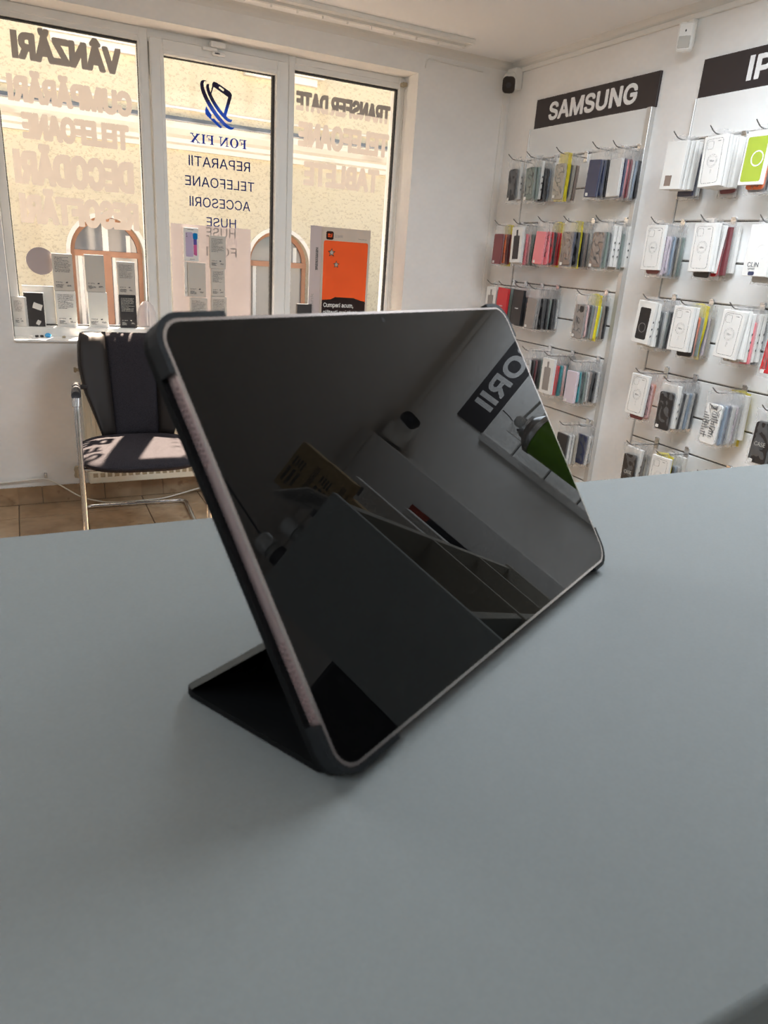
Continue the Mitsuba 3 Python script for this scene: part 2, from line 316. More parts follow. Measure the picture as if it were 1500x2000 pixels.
for s, x0, x1, z0, cap in (('REPARATII', .868, 1.199, .374, .047), ('TELEFOANE', .847, 1.223, .276, .047), ('ACCESORII', .868, 1.2, .175, .047), ('HUSE', .957, 1.12, .079, .046), ('FOLII', .957, 1.125, -.02, .046)):
    vin(W2, s, x0, x1, z0, cap, 'm_vinyl_navy', 0, False)
# FON FIX with serifs, drawn by hand in a 100-unit cap height
def serif_word():
    S = lambda *p: Polygon(p)
    R = sbox
    F = union_all([R(12, 0, 30, 100), R(12, 93, 72, 100), R(2, 0, 42, 7), R(2, 93, 30, 100), R(66, 72, 72, 100), R(30, 48, 52, 56), R(49, 36, 55, 68)])
    O = affinity.scale(Point(0, 0).buffer(50, quad_segs=24), .86, 1.04).difference(affinity.scale(Point(0, 0).buffer(50, quad_segs=24), .47, .92))
    O = affinity.translate(O, 43, 50)
    N = union_all([R(14, 0, 22, 100), R(78, 0, 86, 100), S((6, 100), (30, 100), (86, 0), (74, 0)), R(2, 0, 34, 7), R(64, 93, 98, 100), R(2, 93, 26, 100)])
    I = union_all([R(12, 0, 30, 100), R(2, 0, 40, 7), R(2, 93, 40, 100)])
    X = union_all([S((8, 98), (30, 98), (92, 2), (70, 2)), S((78, 98), (88, 98), (20, 2), (10, 2)), R(0, 93, 40, 100), R(64, 93, 98, 100), R(0, 0, 32, 7), R(58, 0, 100, 7)])
    x, out = 0, []
    for g, w in ((F, 84), (O, 98), (N, 108), (None, 40), (F, 84), (I, 54), (X, 100)):
        if g is not None: out.append(affinity.translate(g, x, 0))
        x += w
    return union_all(out), x
sw, sl = serif_word()
sw = affinity.scale(sw, .303 / sl, .044 / 100, origin=(0, 0))
part('lettering', W2, plate(affinity.translate(affinity.scale(sw, -1, 1, origin=(0, 0)), .303, 0), (.877, YV, .484), (1, 0, 0), (0, 0, 1), .0004), 'm_vinyl_blue')
# the logo: a telephone inside two swooshes
def logo():
    def ell(cx, cy, a, b, rot): return affinity.rotate(affinity.scale(affinity.translate(Point(0, 0).buffer(1, quad_segs=32), cx, cy), a, b, origin=(cx, cy)), rot, origin=(cx, cy))
    # units: pixels of a 1500 x 2000 detail, y up
    P = lambda x, y: (x, 1500 - y)
    ph = Polygon([P(490, 300), P(560, 310), P(890, 460), P(940, 520), P(930, 600), P(780, 1060), P(390, 640), P(450, 420), P(460, 340)]).buffer(14).buffer(-14)
    scr = Polygon([P(490, 415), P(850, 590), P(720, 1010), P(410, 640)])
    slot = LineString([P(640, 410), P(725, 452)]).buffer(24)
    outer = ell(580, 1500 - 810, 620, 215, -52).difference(ell(625, 1500 - 790, 585, 165, -52))
    inner = ell(625, 1500 - 760, 480, 150, -52).difference(ell(665, 1500 - 725, 450, 118, -52))
    foot = Polygon([P(300, 870), P(420, 1040), P(480, 1110), P(690, 1295), P(640, 1320), P(430, 1170), P(280, 1050), P(270, 960)]).difference(Point(*P(455, 1090)).buffer(38))
    g = union_all([ph.difference(scr).difference(slot).difference(ell(625, 1500 - 760, 500, 170, -52).intersection(sbox(0, 0, 400, 2000))), outer, inner, foot])
    return g
lg = logo(); b_ = lg.bounds
lg = affinity.scale(affinity.translate(lg, -b_[0], -b_[1]), .176 / (b_[2] - b_[0]), .212 / (b_[3] - b_[1]), origin=(0, 0))
part('logo', W2, plate(lg, (.936, YV, .568), (1, 0, 0), (0, 0, 1), .0004), 'm_vinyl_logo')
solo('round_sticker', plate(Point(0, 0).buffer(.066, quad_segs=24), (.112, YG - .002, -.150), (1, 0, 0), (0, 0, 1), .0006), 'm_sticker', 'round pale lilac sticker on the left window pane above the white board', 'sticker')
# sill board, ledge under the frames
struct('sill', rb(OX0, OX1, YW - .012, YF, OZ0 - .012, OZ0 + .002, .004), 'm_pvc', 'white window sill with dust and small litter')
# alarm contact on the middle sash
ac = thing('alarm_contact', 'small white alarm contact screwed over the top of the middle window', 'sensor')
part('magnet', ac, rb(.935, 1.01, YF - .037, YF - .019, .900, .916, .003), 'm_pvc'); part('housing', ac, rb(.975, 1.05, YF - .045, YF, .917, .944, .004), 'm_pvc'); part('housing', ac, rb(.985, 1.05, YF - .04, YF - .0185, .884, .899, .003), 'm_pvc'); part('print', ac, bx(.995, 1.02, YF - .0405, YF - .04, .889, .895), 'm_print')
# blind cords hanging in the right reveal
for q in range(3):
    xs = [(2.072 + .006 * q + .004 * math.sin(z * 5 + q), YF - .016 - .006 * q, .915 - z) for z in np.linspace(0, 1.38, 24)]
    solo('blind_cord', tube(xs, .0014, 5), 'm_cable', ['pale blind cord beside the right window frame, nearest the glass', 'pale blind cord beside the right window frame, middle one', 'pale blind cord beside the right window frame, nearest the wall'][q], 'cord', smooth=True)
solo('cord_pulley', cat(rb(2.065, 2.092, YF - .04, YF, .905, .925, .003), tube([(2.07, YF - .03, .90), (2.09, YF - .04, .915)], .004, 6)), 'm_valve', 'small brown cord knot at the top right corner of the window', 'cord holder')

# curtain rail on the ceiling
rail = thing('curtain_rail', 'long white curtain rail on the ceiling in front of the window', 'curtain rail')
part('track', rail, cat(rb(-2.2, 2.262, 3.715, 3.735, CE - .022, CE, .002), rb(-2.2, 2.262, 3.735, 3.800, CE - .008, CE, .002), rb(-2.2, 2.262, 3.800, 3.822, CE - .022, CE, .002), rb(2.258, 2.268, 3.712, 3.825, CE - .024, CE, .002)), 'm_pvc')
part('slot', rail, bx(-2.2, 2.258, 3.733, 3.802, CE - .0095, CE - .0085), 'm_pvc')
for q in range(11):
    x = 2.1 - q * .13
    part('glider', rail, rb(x - .004, x + .004, 3.806, 3.816, CE - .034, CE - .02, .001), 'm_pvc')

# ------------------------------------------------------------------ things standing in the window
def print_back(w, h, seed, top=True):
    a = [affinity.translate(lines(w * .8, h * .42, 11, seed, .85, .35), w * .1, h * .50)] if top else []
    a += [affinity.translate(lines(w * .42, h * .10, 4, seed + 1, .6, .6), w * .1, h * .08), affinity.translate(lines(w * .25, h * .05, 2, seed + 2, .7, .6), w * .65, h * .12)]
    r = random.Random(seed)
    for i in range(5): a.append(sbox(w * (.12 + .07 * i), h * .22, w * (.12 + .07 * i) + w * .035, h * .245))
    a.append(sbox(w * .6, h * .215, w * .7, h * .25))
    return union_all(a)
def phone_box(x0, x1, z0, z1, t, m, label, seed, y1=None, mp='m_print', full=True, group=None, lean=0.0):
    k = thing('phone_box', label, 'box', group); y1 = YG - .006 if y1 is None else y1
    part('carton', k, rb(x0, x1, y1 - t, y1, z0, z1, .0012), m)
    part('print', k, plate(affinity.translate(print_back(x1 - x0, z1 - z0, seed, full), x0, 0), (0, y1 - t, z0), (1, 0, 0), (0, 0, 1), .0003), mp)
    return k
LZ = -.470
struct('ledge', rb(OX0 + .002, OX1 - .002, YF - .03, YG - .004, OZ0, LZ, .003), 'm_pvc', 'white raised ledge of the frames on which the boxes stand')
YBX = YG - .012
phone_box(.163, .259, LZ + .181, LZ + .362, .022, 'm_grey_card', 'grey printed phone box, upper box of the pair beside the round sticker', 1, YBX)
phone_box(.164, .262, LZ, LZ + .180, .024, 'm_card', 'pale printed phone box, lower box of the pair beside the white board', 2, YBX)
phone_box(.317, .411, LZ + .181, LZ + .366, .022, 'm_grey_card', 'plain grey phone box, upper box of the middle pair in the left window', 3, YBX, full=False)
phone_box(.319, .416, LZ, LZ + .180, .024, 'm_card', 'plain pale phone box, lower box of the middle pair in the left window', 4, YBX, full=False)
phone_box(.474, .563, LZ + .172, LZ + .340, .022, 'm_grey_card', 'grey printed phone box standing on the black box in the left window', 5, YBX)
phone_box(.475, .561, LZ, LZ + .171, .024, 'm_black', 'black printed phone box under the grey one in the left window', 6, YBX, 'm_grey_card')
solo('white_board', rb(.013, .160, YG - .014, YG - .006, LZ, LZ + .200, .001), 'm_card', 'blank white board leaning on the glass behind the black tablet box', 'board')
bk = thing('tablet_box', 'black tablet box with two white labels before the white board', 'box')
part('carton', bk, rb(.018, .110, YG - .045, YG - .015, LZ, LZ + .168, .0015), 'm_card'); part('lid_print', bk, rb(.017, .106, YG - .047, YG - .044, LZ + .001, LZ + .167, .001), 'm_black')
part('label', bk, plate(affinity.rotate(sbox(.055, .085, .098, .115), -20), (0, YG - .047, LZ), (1, 0, 0), (0, 0, 1), .0005), 'm_card'); part('label', bk, plate(affinity.rotate(sbox(.066, .008, .084, .032), -30), (0, YG - .047, LZ), (1, 0, 0), (0, 0, 1), .0005), 'm_card')
sb_ = thing('small_box', 'small white printed box at the left end of the window ledge', 'box')
Mz = trimesh.transformations.rotation_matrix(math.radians(-24), (0, 0, 1), (.0, YF - .005, 0))
m1 = rb(-.036, .028, YF - .024, YF + .026, LZ, LZ + .146, .0015); m1.apply_transform(Mz); part('carton', sb_, m1, 'm_card')
m2 = plate(affinity.translate(print_back(.052, .13, 8), -.03, 0), (0, YF - .024, LZ + .008), (1, 0, 0), (0, 0, 1), .0004); m2.apply_transform(Mz); part('print', sb_, m2, 'm_print')
solo('white_bag', lathe([(0, 0), (.04, 0), (.048, .012), (.05, .05), (.046, .09), (.036, .12), (.02, .14), (0, .148)], 24, (.612, YG - .05, LZ)), 'm_foil', 'crumpled translucent white bag at the right end of the left window', 'bag', smooth=50)
# litter on the sill
solo('blue_wrapper', lathe([(0, 0), (.010, .001), (.016, .008), (.014, .016), (.006, .021), (0, .022)], 14, (.112, YF - .075, OZ0 + .002)), 'm_sky_blue', 'small blue wrapper lying on the window sill', 'wrapper', smooth=50)
for q, (x, y, l_) in enumerate(((.035, 4.085, 'small white plug lying left of the black clip on the sill'), (.06, 4.088, 'tiny black plug lying next to the white plug on the sill'), (.083, 4.09, 'tiny black clip lying left of the blue wrapper'), (.185, 4.07, 'small dark splinter lying right of the blue wrapper'))):
    solo('sill_scrap', rb(x - .008, x + .008, y - .005, y + .005, OZ0 + .002, OZ0 + .012, .002), ['m_pvc', 'm_black', 'm_black', 'm_valve'][q], l_, 'scrap')
# middle window: translucent sheet and boxes
solo('translucent_sheet', plate(sbox(0, 0, .437, .55), (.757, YG - .034, LZ), (1, 0, 0), (0, 0, 1), .0006), 'm_poster_foil', 'large translucent white sheet behind the boxes of the middle window', 'sheet')
ZB = LZ
pb = thing('phone_box', 'white phone box showing a lilac phone, top of the left stack in the middle window', 'box')
part('carton', pb, rb(.818, .897, YG - .062, YG - .038, -.106, .064, .0012), 'm_card')
diff('m_lilac_phone', (.42, .37, .52)); diff('m_phone_sunset', (.5, .12, .28)); diff('m_phone_dusk', (.10, .08, .30)); diff('m_badge', (.01, .16, .42))
o_ = (.818, YG - .062, -.106)
part('picture', pb, plate(affinity.translate(rrect(.040, .125, .006), .010, .022), o_, (1, 0, 0), (0, 0, 1), .0004), 'm_lilac_phone')
part('picture', pb, plate(Polygon([(.052, .034), (.070, .028), (.070, .085), (.052, .085)]), o_, (1, 0, 0), (0, 0, 1), .0004), 'm_phone_sunset')
part('picture', pb, plate(Polygon([(.052, .085), (.070, .085), (.070, .13), (.052, .13)]), o_, (1, 0, 0), (0, 0, 1), .0004), 'm_phone_dusk')
part('picture', pb, plate(affinity.translate(rrect(.025, .032, .008), .049, .112), o_, (1, 0, 0), (0, 0, 1), .0006), 'm_badge')
part('print', pb, plate(union_all([affinity.translate(Point(0, 0).buffer(.0028), .0165, .137), affinity.translate(Point(0, 0).buffer(.0028), .0165, .125), affinity.translate(lines(.04, .006, 1, 5), .02, .157), affinity.translate(lines(.026, .004, 1, 6), .03, .008)]), o_, (1, 0, 0), (0, 0, 1), .0006), 'm_print')
phone_box(.835, .930, -.292, -.112, .022, 'm_grey_card', 'grey phone box on the left in the middle window, under the lilac phone box', 21, YG - .050, full=False)
phone_box(.818, .834, -.292, -.110, .02, 'm_card', 'narrow white phone box edge left of the grey box in the middle window', 27, YG - .04, full=False)
phone_box(.842, .938, LZ, -.296, .022, 'm_grey_card', 'grey printed phone box at the foot of the left stack in the middle window', 22, YG - .050)
phone_box(.958, 1.046, -.137, .033, .022, 'm_grey_card', 'grey printed phone box, top of the right stack in the middle window', 23, YG - .038)
phone_box(.964, 1.040, -.284, -.138, .022, 'm_grey_card', 'narrow grey printed phone box, second of the right stack in the middle window', 24, YG - .038)
phone_box(.962, 1.050, LZ, -.285, .022, 'm_grey_card', 'grey printed phone box at the foot of the right stack in the middle window', 25, YG - .038)
# right window: two posters
pw = thing('poster', 'narrow white poster with upright print at the left of the right window', 'poster')
part('sheet', pw, plate(sbox(1.560, LZ, 1.640, .130), (0, YG - .006, 0), (1, 0, 0), (0, 0, 1), .0006), 'm_poster_lilac')
part('lettering', pw, text('bank', (1.590, YG - .0068, -.35), (0, 0, 1), (-1, 0, 0), .10, .02, .0004, 0, False), 'm_print_grey')
part('lettering', pw, plate(affinity.rotate(lines(.13, .016, 2, 44, .95, .8), 90, origin=(0, 0)), (1.612, YG - .0068, -.115), (1, 0, 0), (0, 0, 1), .0004), 'm_print')
po = thing('poster', 'orange bank poster with stars standing in the right window', 'poster')
part('sheet', po, plate(sbox(1.630, LZ, 1.946, .128), (0, YG - .010, 0), (1, 0, 0), (0, 0, 1), .0012), 'm_poster')
op = (1.630, YG - .0114, 0)
part('orange_field', po, plate(affinity.translate(rrect(.288, .44, .012), .014, -.385), op, (1, 0, 0), (0, 0, 1), .0003), 'm_orange')
part('dark_field', po, plate(Polygon([(.014, -.46), (.302, -.46), (.302, -.288), (.27, -.282), (.22, -.268), (.1, -.266), (.07, -.28), (.014, -.285)]), op, (1, 0, 0), (0, 0, 1), .0005), 'm_mound')
def star(cx, cy, r): return Polygon([(cx + (r if i % 2 == 0 else r * .45) * math.sin(i * math.pi / 5), cy + (r if i % 2 == 0 else r * .45) * math.cos(i * math.pi / 5)) for i in range(10)])
for cx, cy, r in ((.066, -.012, .026), (.098, -.078, .022)):
    part('star', po, plate(star(cx, cy, r), op, (1, 0, 0), (0, 0, 1), .0005), 'm_mound'); part('star', po, plate(star(cx, cy, r * .68), op, (1, 0, 0), (0, 0, 1), .0008), 'm_poster')
part('badge', po, plate(affinity.translate(rrect(.046, .046, .01), .028, .060), op, (1, 0, 0), (0, 0, 1), .0005), 'm_poster_black')
part('lettering', po, text('tbi', (op[0] + .036, op[1] - .0006, .074), (1, 0, 0), (0, 0, 1), .03, .02, .0004, .03), 'm_orange')
part('lettering', po, text('bank', (op[0] + .084, op[1] - .0003, .074), (1, 0, 0), (0, 0, 1), .052, .019, .0004, 0, False), 'm_print_grey')
part('lettering', po, text('tbibank.ro', (op[0] + .236, op[1] - .0003, .070), (1, 0, 0), (0, 0, 1), .055, .008, .0004, 0, False), 'm_print_grey')
part('lettering', po, text('Cumperi acum,', (op[0] + .024, op[1] - .0006, -.325), (1, 0, 0), (0, 0, 1), .20, .024, .0004, .01), 'm_card')
part('lettering', po, text('plătești mai târziu', (op[0] + .024, op[1] - .0006, -.366), (1, 0, 0), (0, 0, 1), .235, .022, .0004, .005), 'm_card')
solo('dark_box', rb(1.480, 1.574, YG - .03, YG - .008, LZ, -.312, .002), 'm_black', 'dark phone box between the middle mullion and the white poster', 'box')

# ------------------------------------------------------------------ radiator, pipe cable
rd = thing('radiator', 'cream steel panel radiator on the wall under the windows', 'radiator')
rx0, rx1, rz0, rz1 = .245, 1.75, -1.255, -.66
part('panel', rd, rb(rx0, rx1, 3.93, 3.945, rz0, rz1, .004), 'm_radiator')
for q in range(38):
    x = rx0 + .03 + q * .0385
    part('rib', rd, rb(x, x + .022, 3.921, 3.932, rz0 + .06, rz1 - .03, .004), 'm_radiator')
part('side_cover', rd, rb(rx0 - .004, rx0 + .002, 3.93, 3.99, rz0 + .01, rz1, .001), 'm_radiator')
part('grille', rd, cat([rb(rx0 + .02 + q * .036, rx0 + .044 + q * .036, 3.9195, 3.9215, rz0 + .022, rz0 + .045, .0005) for q in range(40)]), 'm_valve', stuff=True)
part('bottom_rail', rd, rb(rx0, rx1, 3.92, 3.94, rz0 - .012, rz0 + .055, .004), 'm_radiator')
part('bracket', rd, rb(rx0 + .2, rx0 + .24, 3.94, 4.0, rz0, rz1 - .05, .002), 'm_radiator'); part('bracket', rd, rb(rx1 - .24, rx1 - .2, 3.94, 4.0, rz0, rz1 - .05, .002), 'm_radiator')
vv = part('valve', rd, cat(lathe([(0, 0), (.018, 0), (.02, .01), (.016, .028), (.02, .045), (.014, .06), (0, .062)], 16, (.192, 3.95, -1.232)), tube([(.192, 3.95, -1.2), (.25, 3.95, -1.2)], .009, 8)), 'm_valve', smooth=40)
part('bleed_valve', rd, cat(tube([(.222, 3.95, -.66), (.25, 3.95, -.66)], .008, 8), rb(.212, .224, 3.94, 3.96, -.672, -.648, .002)), 'm_valve')
cb = bend([(-1.6, 3.985, -1.262), (-.4, 3.985, -1.255), (-.18, 3.985, -1.249), (.035, 3.98, -1.236), (.10, 3.965, -1.275), (.2, 3.93, -1.345), (.33, 3.90, -1.3755), (.47, 3.895, -1.3755), (.62, 3.9, -1.3755), (.74, 3.93, -1.36), (.86, 3.96, -1.345), (1.2, 3.98, -1.33), (1.9, 3.985, -1.32)], .05)
solo('cable', tube(cb, .0042, 7), 'm_cable', 'white cable clipped to the wall and trailing over the brown floor tiles', 'cable', smooth=True)
solo('cable_clip', cat(rb(.028, .042, 3.972, 4.0, -1.232, -1.210, .002), tube([(.035, 3.968, -1.221), (.035, 3.975, -1.221)], .005, 8)), 'm_steel', 'small metal clip holding the white cable on the wall', 'clip')

# ------------------------------------------------------------------ chair
ch = thing('visitor_chair', 'black fabric visitor chair on a chrome sled frame below the window', 'chair')
CR = trimesh.transformations.rotation_matrix(math.radians(-3.0), (0, 0, 1), (.45, 3.45, 0))
def C(m): m.apply_transform(CR); return m
def pillow(outline, y_front, th, nu=22, nv=26):
    """cushion: outline(v) -> (left, right, z) for v in 0..1; y_front(u, v); rounded at the rim"""
    V, F = [], []
    for side in (0, 1):
        for j in range(nv + 1):
            v = j / nv
            for i in range(nu + 1):
                u = i / nu; l, r, z = outline(v)
                e = min(1, (1 - abs(2 * u - 1) ** 5)) * min(1, 1 - abs(2 * v - 1) ** 9); e = max(e, 0) ** .5
                V.append((l + (r - l) * u, y_front(u, v) + th * .5 + (-1 if side == 0 else 1) * th * .5 * e, z))
    n = (nu + 1) * (nv + 1)
    for s in (0, n):
        for j in range(nv):
            for i in range(nu):
                a, b, c, d = s + j * (nu + 1) + i, s + j * (nu + 1) + i + 1, s + (j + 1) * (nu + 1) + i + 1, s + (j + 1) * (nu + 1) + i
                F += [(a, b, c), (a, c, d)] if s == 0 else [(a, c, b), (a, d, c)]
    m = trimesh.Trimesh(V, F, process=False); m.merge_vertices(); m.fix_normals(); return m
def lerp(t, *ks):
    return float(np.interp(t, [k_[0] for k_ in ks], [k_[1] for k_ in ks]))
CX = .445
# backrest: three upholstered panels, wider towards the top
yb_ = lambda v: 3.585 + .17 * v + .02 * v * v
half = lambda v: lerp(v, (0, .165), (.2, .195), (.45, .235), (.7, .252), (.9, .247), (1, .232))
seam = lambda v: lerp(v, (0, .112), (.5, .118), (1, .126))
zb = lambda v, bow=0.0: -.925 + .478 * v
part('backrest', ch, C(pillow(lambda v: (CX + .012 - seam(v), CX + .012 + seam(v), zb(v) - .012), lambda u, v: yb_(v) + .012 * (1 - (2 * u - 1) ** 2), .075)), 'm_fabric', smooth=60)
part('side_bolster', ch, C(pillow(lambda v: (CX + .012 - half(v), CX + .012 - seam(v) + .012, zb(v) - .004 * v), lambda u, v: yb_(v) - .055 * (1 - u) ** 1.3 - .012, .085, 14)), 'm_leather', smooth=60)
part('side_bolster', ch, C(pillow(lambda v: (CX + .012 + seam(v) - .012, CX + .012 + half(v), zb(v) - .004 * v), lambda u, v: yb_(v) - .055 * u ** 1.3 - .012, .085, 14)), 'm_leather', smooth=60)
part('back_shell', ch, C(pillow(lambda v: (CX + .012 - half(v) * .95, CX + .012 + half(v) * .95, zb(v) + .01 - .02 * v), lambda u, v: yb_(v) + .055, .03)), 'm_black', smooth=60)
def seat_mesh():
    V, F = [], []; nu, nv = 40, 16
    for j in range(nv + 1):
        ph_ = -math.pi / 2 + math.pi * j / nv; cz, sz = math.cos(ph_), math.sin(ph_)
        for i in range(nu):
            a = 2 * math.pi * i / nu; c, s = math.cos(a), math.sin(a)
            sp = lambda w, e: math.copysign(abs(w) ** e, w)
            V.append((CX + .272 * sp(c, .62) * max(cz, 0) ** .42, 3.335 + .285 * sp(s, .62) * max(cz, 0) ** .42, -.936 + (.034 if sz > 0 else .036) * sz))
    for j in range(nv):
        for i in range(nu):
            a, b = j * nu + i, j * nu + (i + 1) % nu
            F += [(a, b, b + nu), (a, b + nu, a + nu)]
    m = trimesh.Trimesh(V, F, process=False); m.merge_vertices(); m.fix_normals(); return m
part('seat', ch, C(seat_mesh()), 'm_fabric', smooth=60)
r_ = .0115; zf = FL + r_
for sgn in (-1, 1):
    x = CX + sgn * .262
    part('leg', ch, C(tube(bend([(CX, 3.84, zf), (x, 3.84, zf), (x, 3.06, zf), (x - sgn * .002, 3.09, -.655), (x - sgn * .004, 3.16, -.640), (x - sgn * .008, 3.55, -.675), (x - sgn * .05, 3.63, -.69), (CX + sgn * .17, 3.68, -.69)], .05, 8), r_, 12)), 'm_chrome', smooth=50)
    part('armrest', ch, C(tube(bend([(x - sgn * .003, 3.105, -.628), (x - sgn * .004, 3.18, -.633), (x - sgn * .007, 3.5, -.66)], .04), [.0185] * 9, 12)), 'm_black', smooth=50)
    part('arm_collar', ch, C(tube([(x - sgn * .002, 3.085, -.668), (x - sgn * .003, 3.095, -.636)], .0165, 12)), 'm_chrome', smooth=50)
for y in (3.2, 3.48):
    part('crossbar', ch, C(tube([(CX - .262, y, -.972), (CX + .262, y, -.972)], .009, 10)), 'm_chrome', smooth=50)

# ------------------------------------------------------------------ signs and display panels on the right wall
signs = [(3.706, 2.796, 'SAMSUNG', 3.585, 2.925), (2.556, 1.640, 'IPHONE', 2.322, 1.83), (1.405, .503, 'ACCESORII', 1.32, .59)]
sign_labels = ['dark sign board with white letters over the left display panel', 'dark sign board with white letters over the right display panel, cut by the frame', 'dark sign board with white letters seen mirrored in the tablet screen']
for (y0, y1, s, ty0, ty1), lb in zip(signs, sign_labels):
    k = thing('sign_board', lb, 'sign')
    part('board', k, rb(XR - .012, XR, y1, y0, .722, .868, .0012), 'm_sign')
    part('lettering', k, text(s, (XR - .012, ty0, .757), (0, -1, 0), (0, 0, 1), ty0 - ty1, .079, .0012, .028), 'm_letter')
ROWS = [.5616, .2288, -.1036, -.435, -.769, -1.10]
PANELS = [(3.727, 2.830, 'left'), (2.552, 1.655, 'right'), (1.405, .503, 'mirrored')]
XP = XR - .016
for pi, (y0, y1, nm) in enumerate(PANELS):
    k = thing('display_panel', {'left': 'white slatwall display panel nearest the window', 'right': 'white slatwall display panel at the right edge of the photo', 'mirrored': 'white slatwall panel of cables seen mirrored in the tablet screen'}[nm], 'display panel')
    part('backing', k, bx(XR - .003, XR, y1, y0, -1.25, .722), 'm_groove')
    edges = [.722] + [z for r0 in ROWS for z in (r0, r0 - .166)] + []
    edges = [e for e in edges if e > -1.25]
    for a, b in zip(edges, edges[1:] + [-1.25]):
        part('board', k, rb(XP, XR - .003, y1, y0, b + .0045, a - (.0045 if a < .72 else 0), .0015), 'm_slat')
    for e in edges[1:]:
        part('channel', k, cat(bx(XP + .004, XR - .003, y1, y0, e + .0015, e + .0045), bx(XP + .004, XR - .003, y1, y0, e - .0045, e - .003)), 'm_alu')
    part('edge_trim', k, rb(XR - .028, XR, y1 - .03, y1, -1.25, .722, .002), 'm_alu'); part('edge_trim', k, rb(XR - .022, XR, y0, y0 + .008, -1.25, .722, .002), 'm_alu')

# ------------------------------------------------------------------ hooks and hanging packs
def wire(L=.262):
    return tube(bend([(0, 0, 0), (-L + .04, 0, .005), (-L, 0, .028)], .02, 4), .0022, 6)
prin('m_hook', (.16, .155, .15), .35, metallic=.7); HOOK_W = ply(wire(), 'm_hook', 40); HOOK_B = ply(cat(rb(-.006, .0, -.013, .013, -.018, .030, .001), rb(-.010, .006, -.011, .011, .026, .034, .001)), 'm_chrome')
def crumple(seed, w=.094, z1=.012, z0=-.212, t=.0056, nu=7, nv=14):
    r = np.random.default_rng(seed); V, F = [], []
    for s in (-1, 1):
        for j in range(nv + 1):
            for i in range(nu + 1):
                u, v = i / nu, j / nv
                z = z0 + (z1 - z0) * v
                e = min(1, 6 * u, 6 * (1 - u), 5 * v + .15); head = max(0, (v - .80) / .2)
                x = s * t * e * (1 - .8 * head) + r.normal(0, .0009 + .0028 * head)
                V.append((x, (u - .5) * w * (1 + .04 * math.sin(9 * v + seed)) + r.normal(0, .0007), z + r.normal(0, .001) - (.006 * abs(u - .5) * 2 if j == nv else 0)))
    n = (nu + 1) * (nv + 1)
    for s in (0, n):
        for j in range(nv):
            for i in range(nu):
                a = s + j * (nu + 1) + i; b, c, d = a + 1, a + nu + 2, a + nu + 1
                F += [(a, b, c), (a, c, d)] if s else [(a, c, b), (a, d, c)]
    return trimesh.Trimesh(V, F, process=False)
BAGS = [ply(crumple(s), 'm_bag', True) for s in (1, 2, 3, 4)]
BAGY = ply(crumple(9, .098), 'm_bag_yellow', True)
OX = ((0, 1, 0), (0, 0, 1))
def slab(w, h, t, r, z0, c=.0018):
    """rounded plate, thickness along x, centred on y, lower edge at z0, chamfered"""
    a = trimesh.creation.extrude_polygon(rrect(w, h, r), t - 2 * c); a.apply_translation((-w / 2, 0, -t / 2 + c))
    b = trimesh.creation.extrude_polygon(affinity.translate(rrect(w - 2 * c, h - 2 * c, r - c), c, c), t); b.apply_translation((-w / 2, 0, -t / 2))
    m = trimesh.convex.convex_hull(np.vstack([a.vertices, b.vertices]))
    m.apply_transform(np.array([[0, 0, 1, 0], [1, 0, 0, 0], [0, 1, 0, z0], [0, 0, 0, 1.0]])); return m
CASE = [ply(slab(.077, .163, .011, .011, -.204), None, 30), ply(slab(.080, .160, .016, .006, -.202), None, 30), ply(slab(.074, .155, .010, .012, -.197), None, 30)]
def cam_island(sz=.028, dots=3):
    g = [plate(affinity.translate(rrect(sz, sz, .007), -sz / 2, -sz / 2), (-.0056, -.014, -.062), (0, -1, 0), (0, 0, 1), .0012)]
    return cat(g)
CAM = ply(cam_island(), 'm_black')
CAM3 = ply(plate(union_all([Point(0, -i * .019).buffer(.0075) for i in range(3)]), (-.0056, .022, -.058), (0, -1, 0), (0, 0, 1), .0012), 'm_black')
STICK = ply(plate(affinity.translate(rrect(.017, .014, .003), 0, 0), (-.0085, .030, -.198), (0, -1, 0), (0, 0, 1), .0004), 'm_card')
BOXM = ply(rb(-.0078, .0078, -.0515, .0515, -.183, -.002, .0012), None)
SLIM = ply(rb(-.0085, .0085, -.0465, .0465, -.193, -.010, .001), None)
def ring(p, t): return p.difference(p.buffer(-t))
OUT = affinity.translate(union_all([ring(rrect(.078, .158, .011), .0011), affinity.translate(ring(rrect(.029, .029, .007), .0009), .006, .122), affinity.translate(ring(Point(0, 0).buffer(.0235, quad_segs=12), .0007), .039, .080), affinity.translate(ring(Point(0, 0).buffer(.0185, quad_segs=12), .0005), .039, .080), affinity.translate(lines(.022, .008, 3, 4), .028, .076), affinity.translate(ring(rrect(.006, .018, .003), .0005), .036, .032), affinity.translate(lines(.016, .004, 1, 9), .052, .146)]), -.039, 0)
OUTM = ply(plate(OUT, (-.0078, 0, -.171), (0, -1, 0), (0, 0, 1), .0003), 'm_print')
WIN = ply(plate(affinity.translate(rrect(.062, .135, .008), -.031, 0), (-.0078, 0, -.165), (0, -1, 0), (0, 0, 1), .0006), 'm_gloss_black')
WINR = ply(plate(affinity.translate(ring(Point(0, 0).buffer(.020, quad_segs=12), .0012), 0, .05), (-.0085, 0, -.165), (0, -1, 0), (0, 0, 1), .0004), 'm_print_grey')
SIDEP = ply(plate(union_all([affinity.translate(rrect(.006, .008, .001), -.003, z) for z in (.03, .06, .09)]), (0, -.0515, -.18), (1, 0, 0), (0, 0, 1), .0003), 'm_print')
HANG = ply(plate(sbox(-.03, 0, .03, .03).difference(Point(0, .016).buffer(.006)), (0, 0, -.012), (0, -1, 0), (0, 0, 1), .0006), 'm_bag')
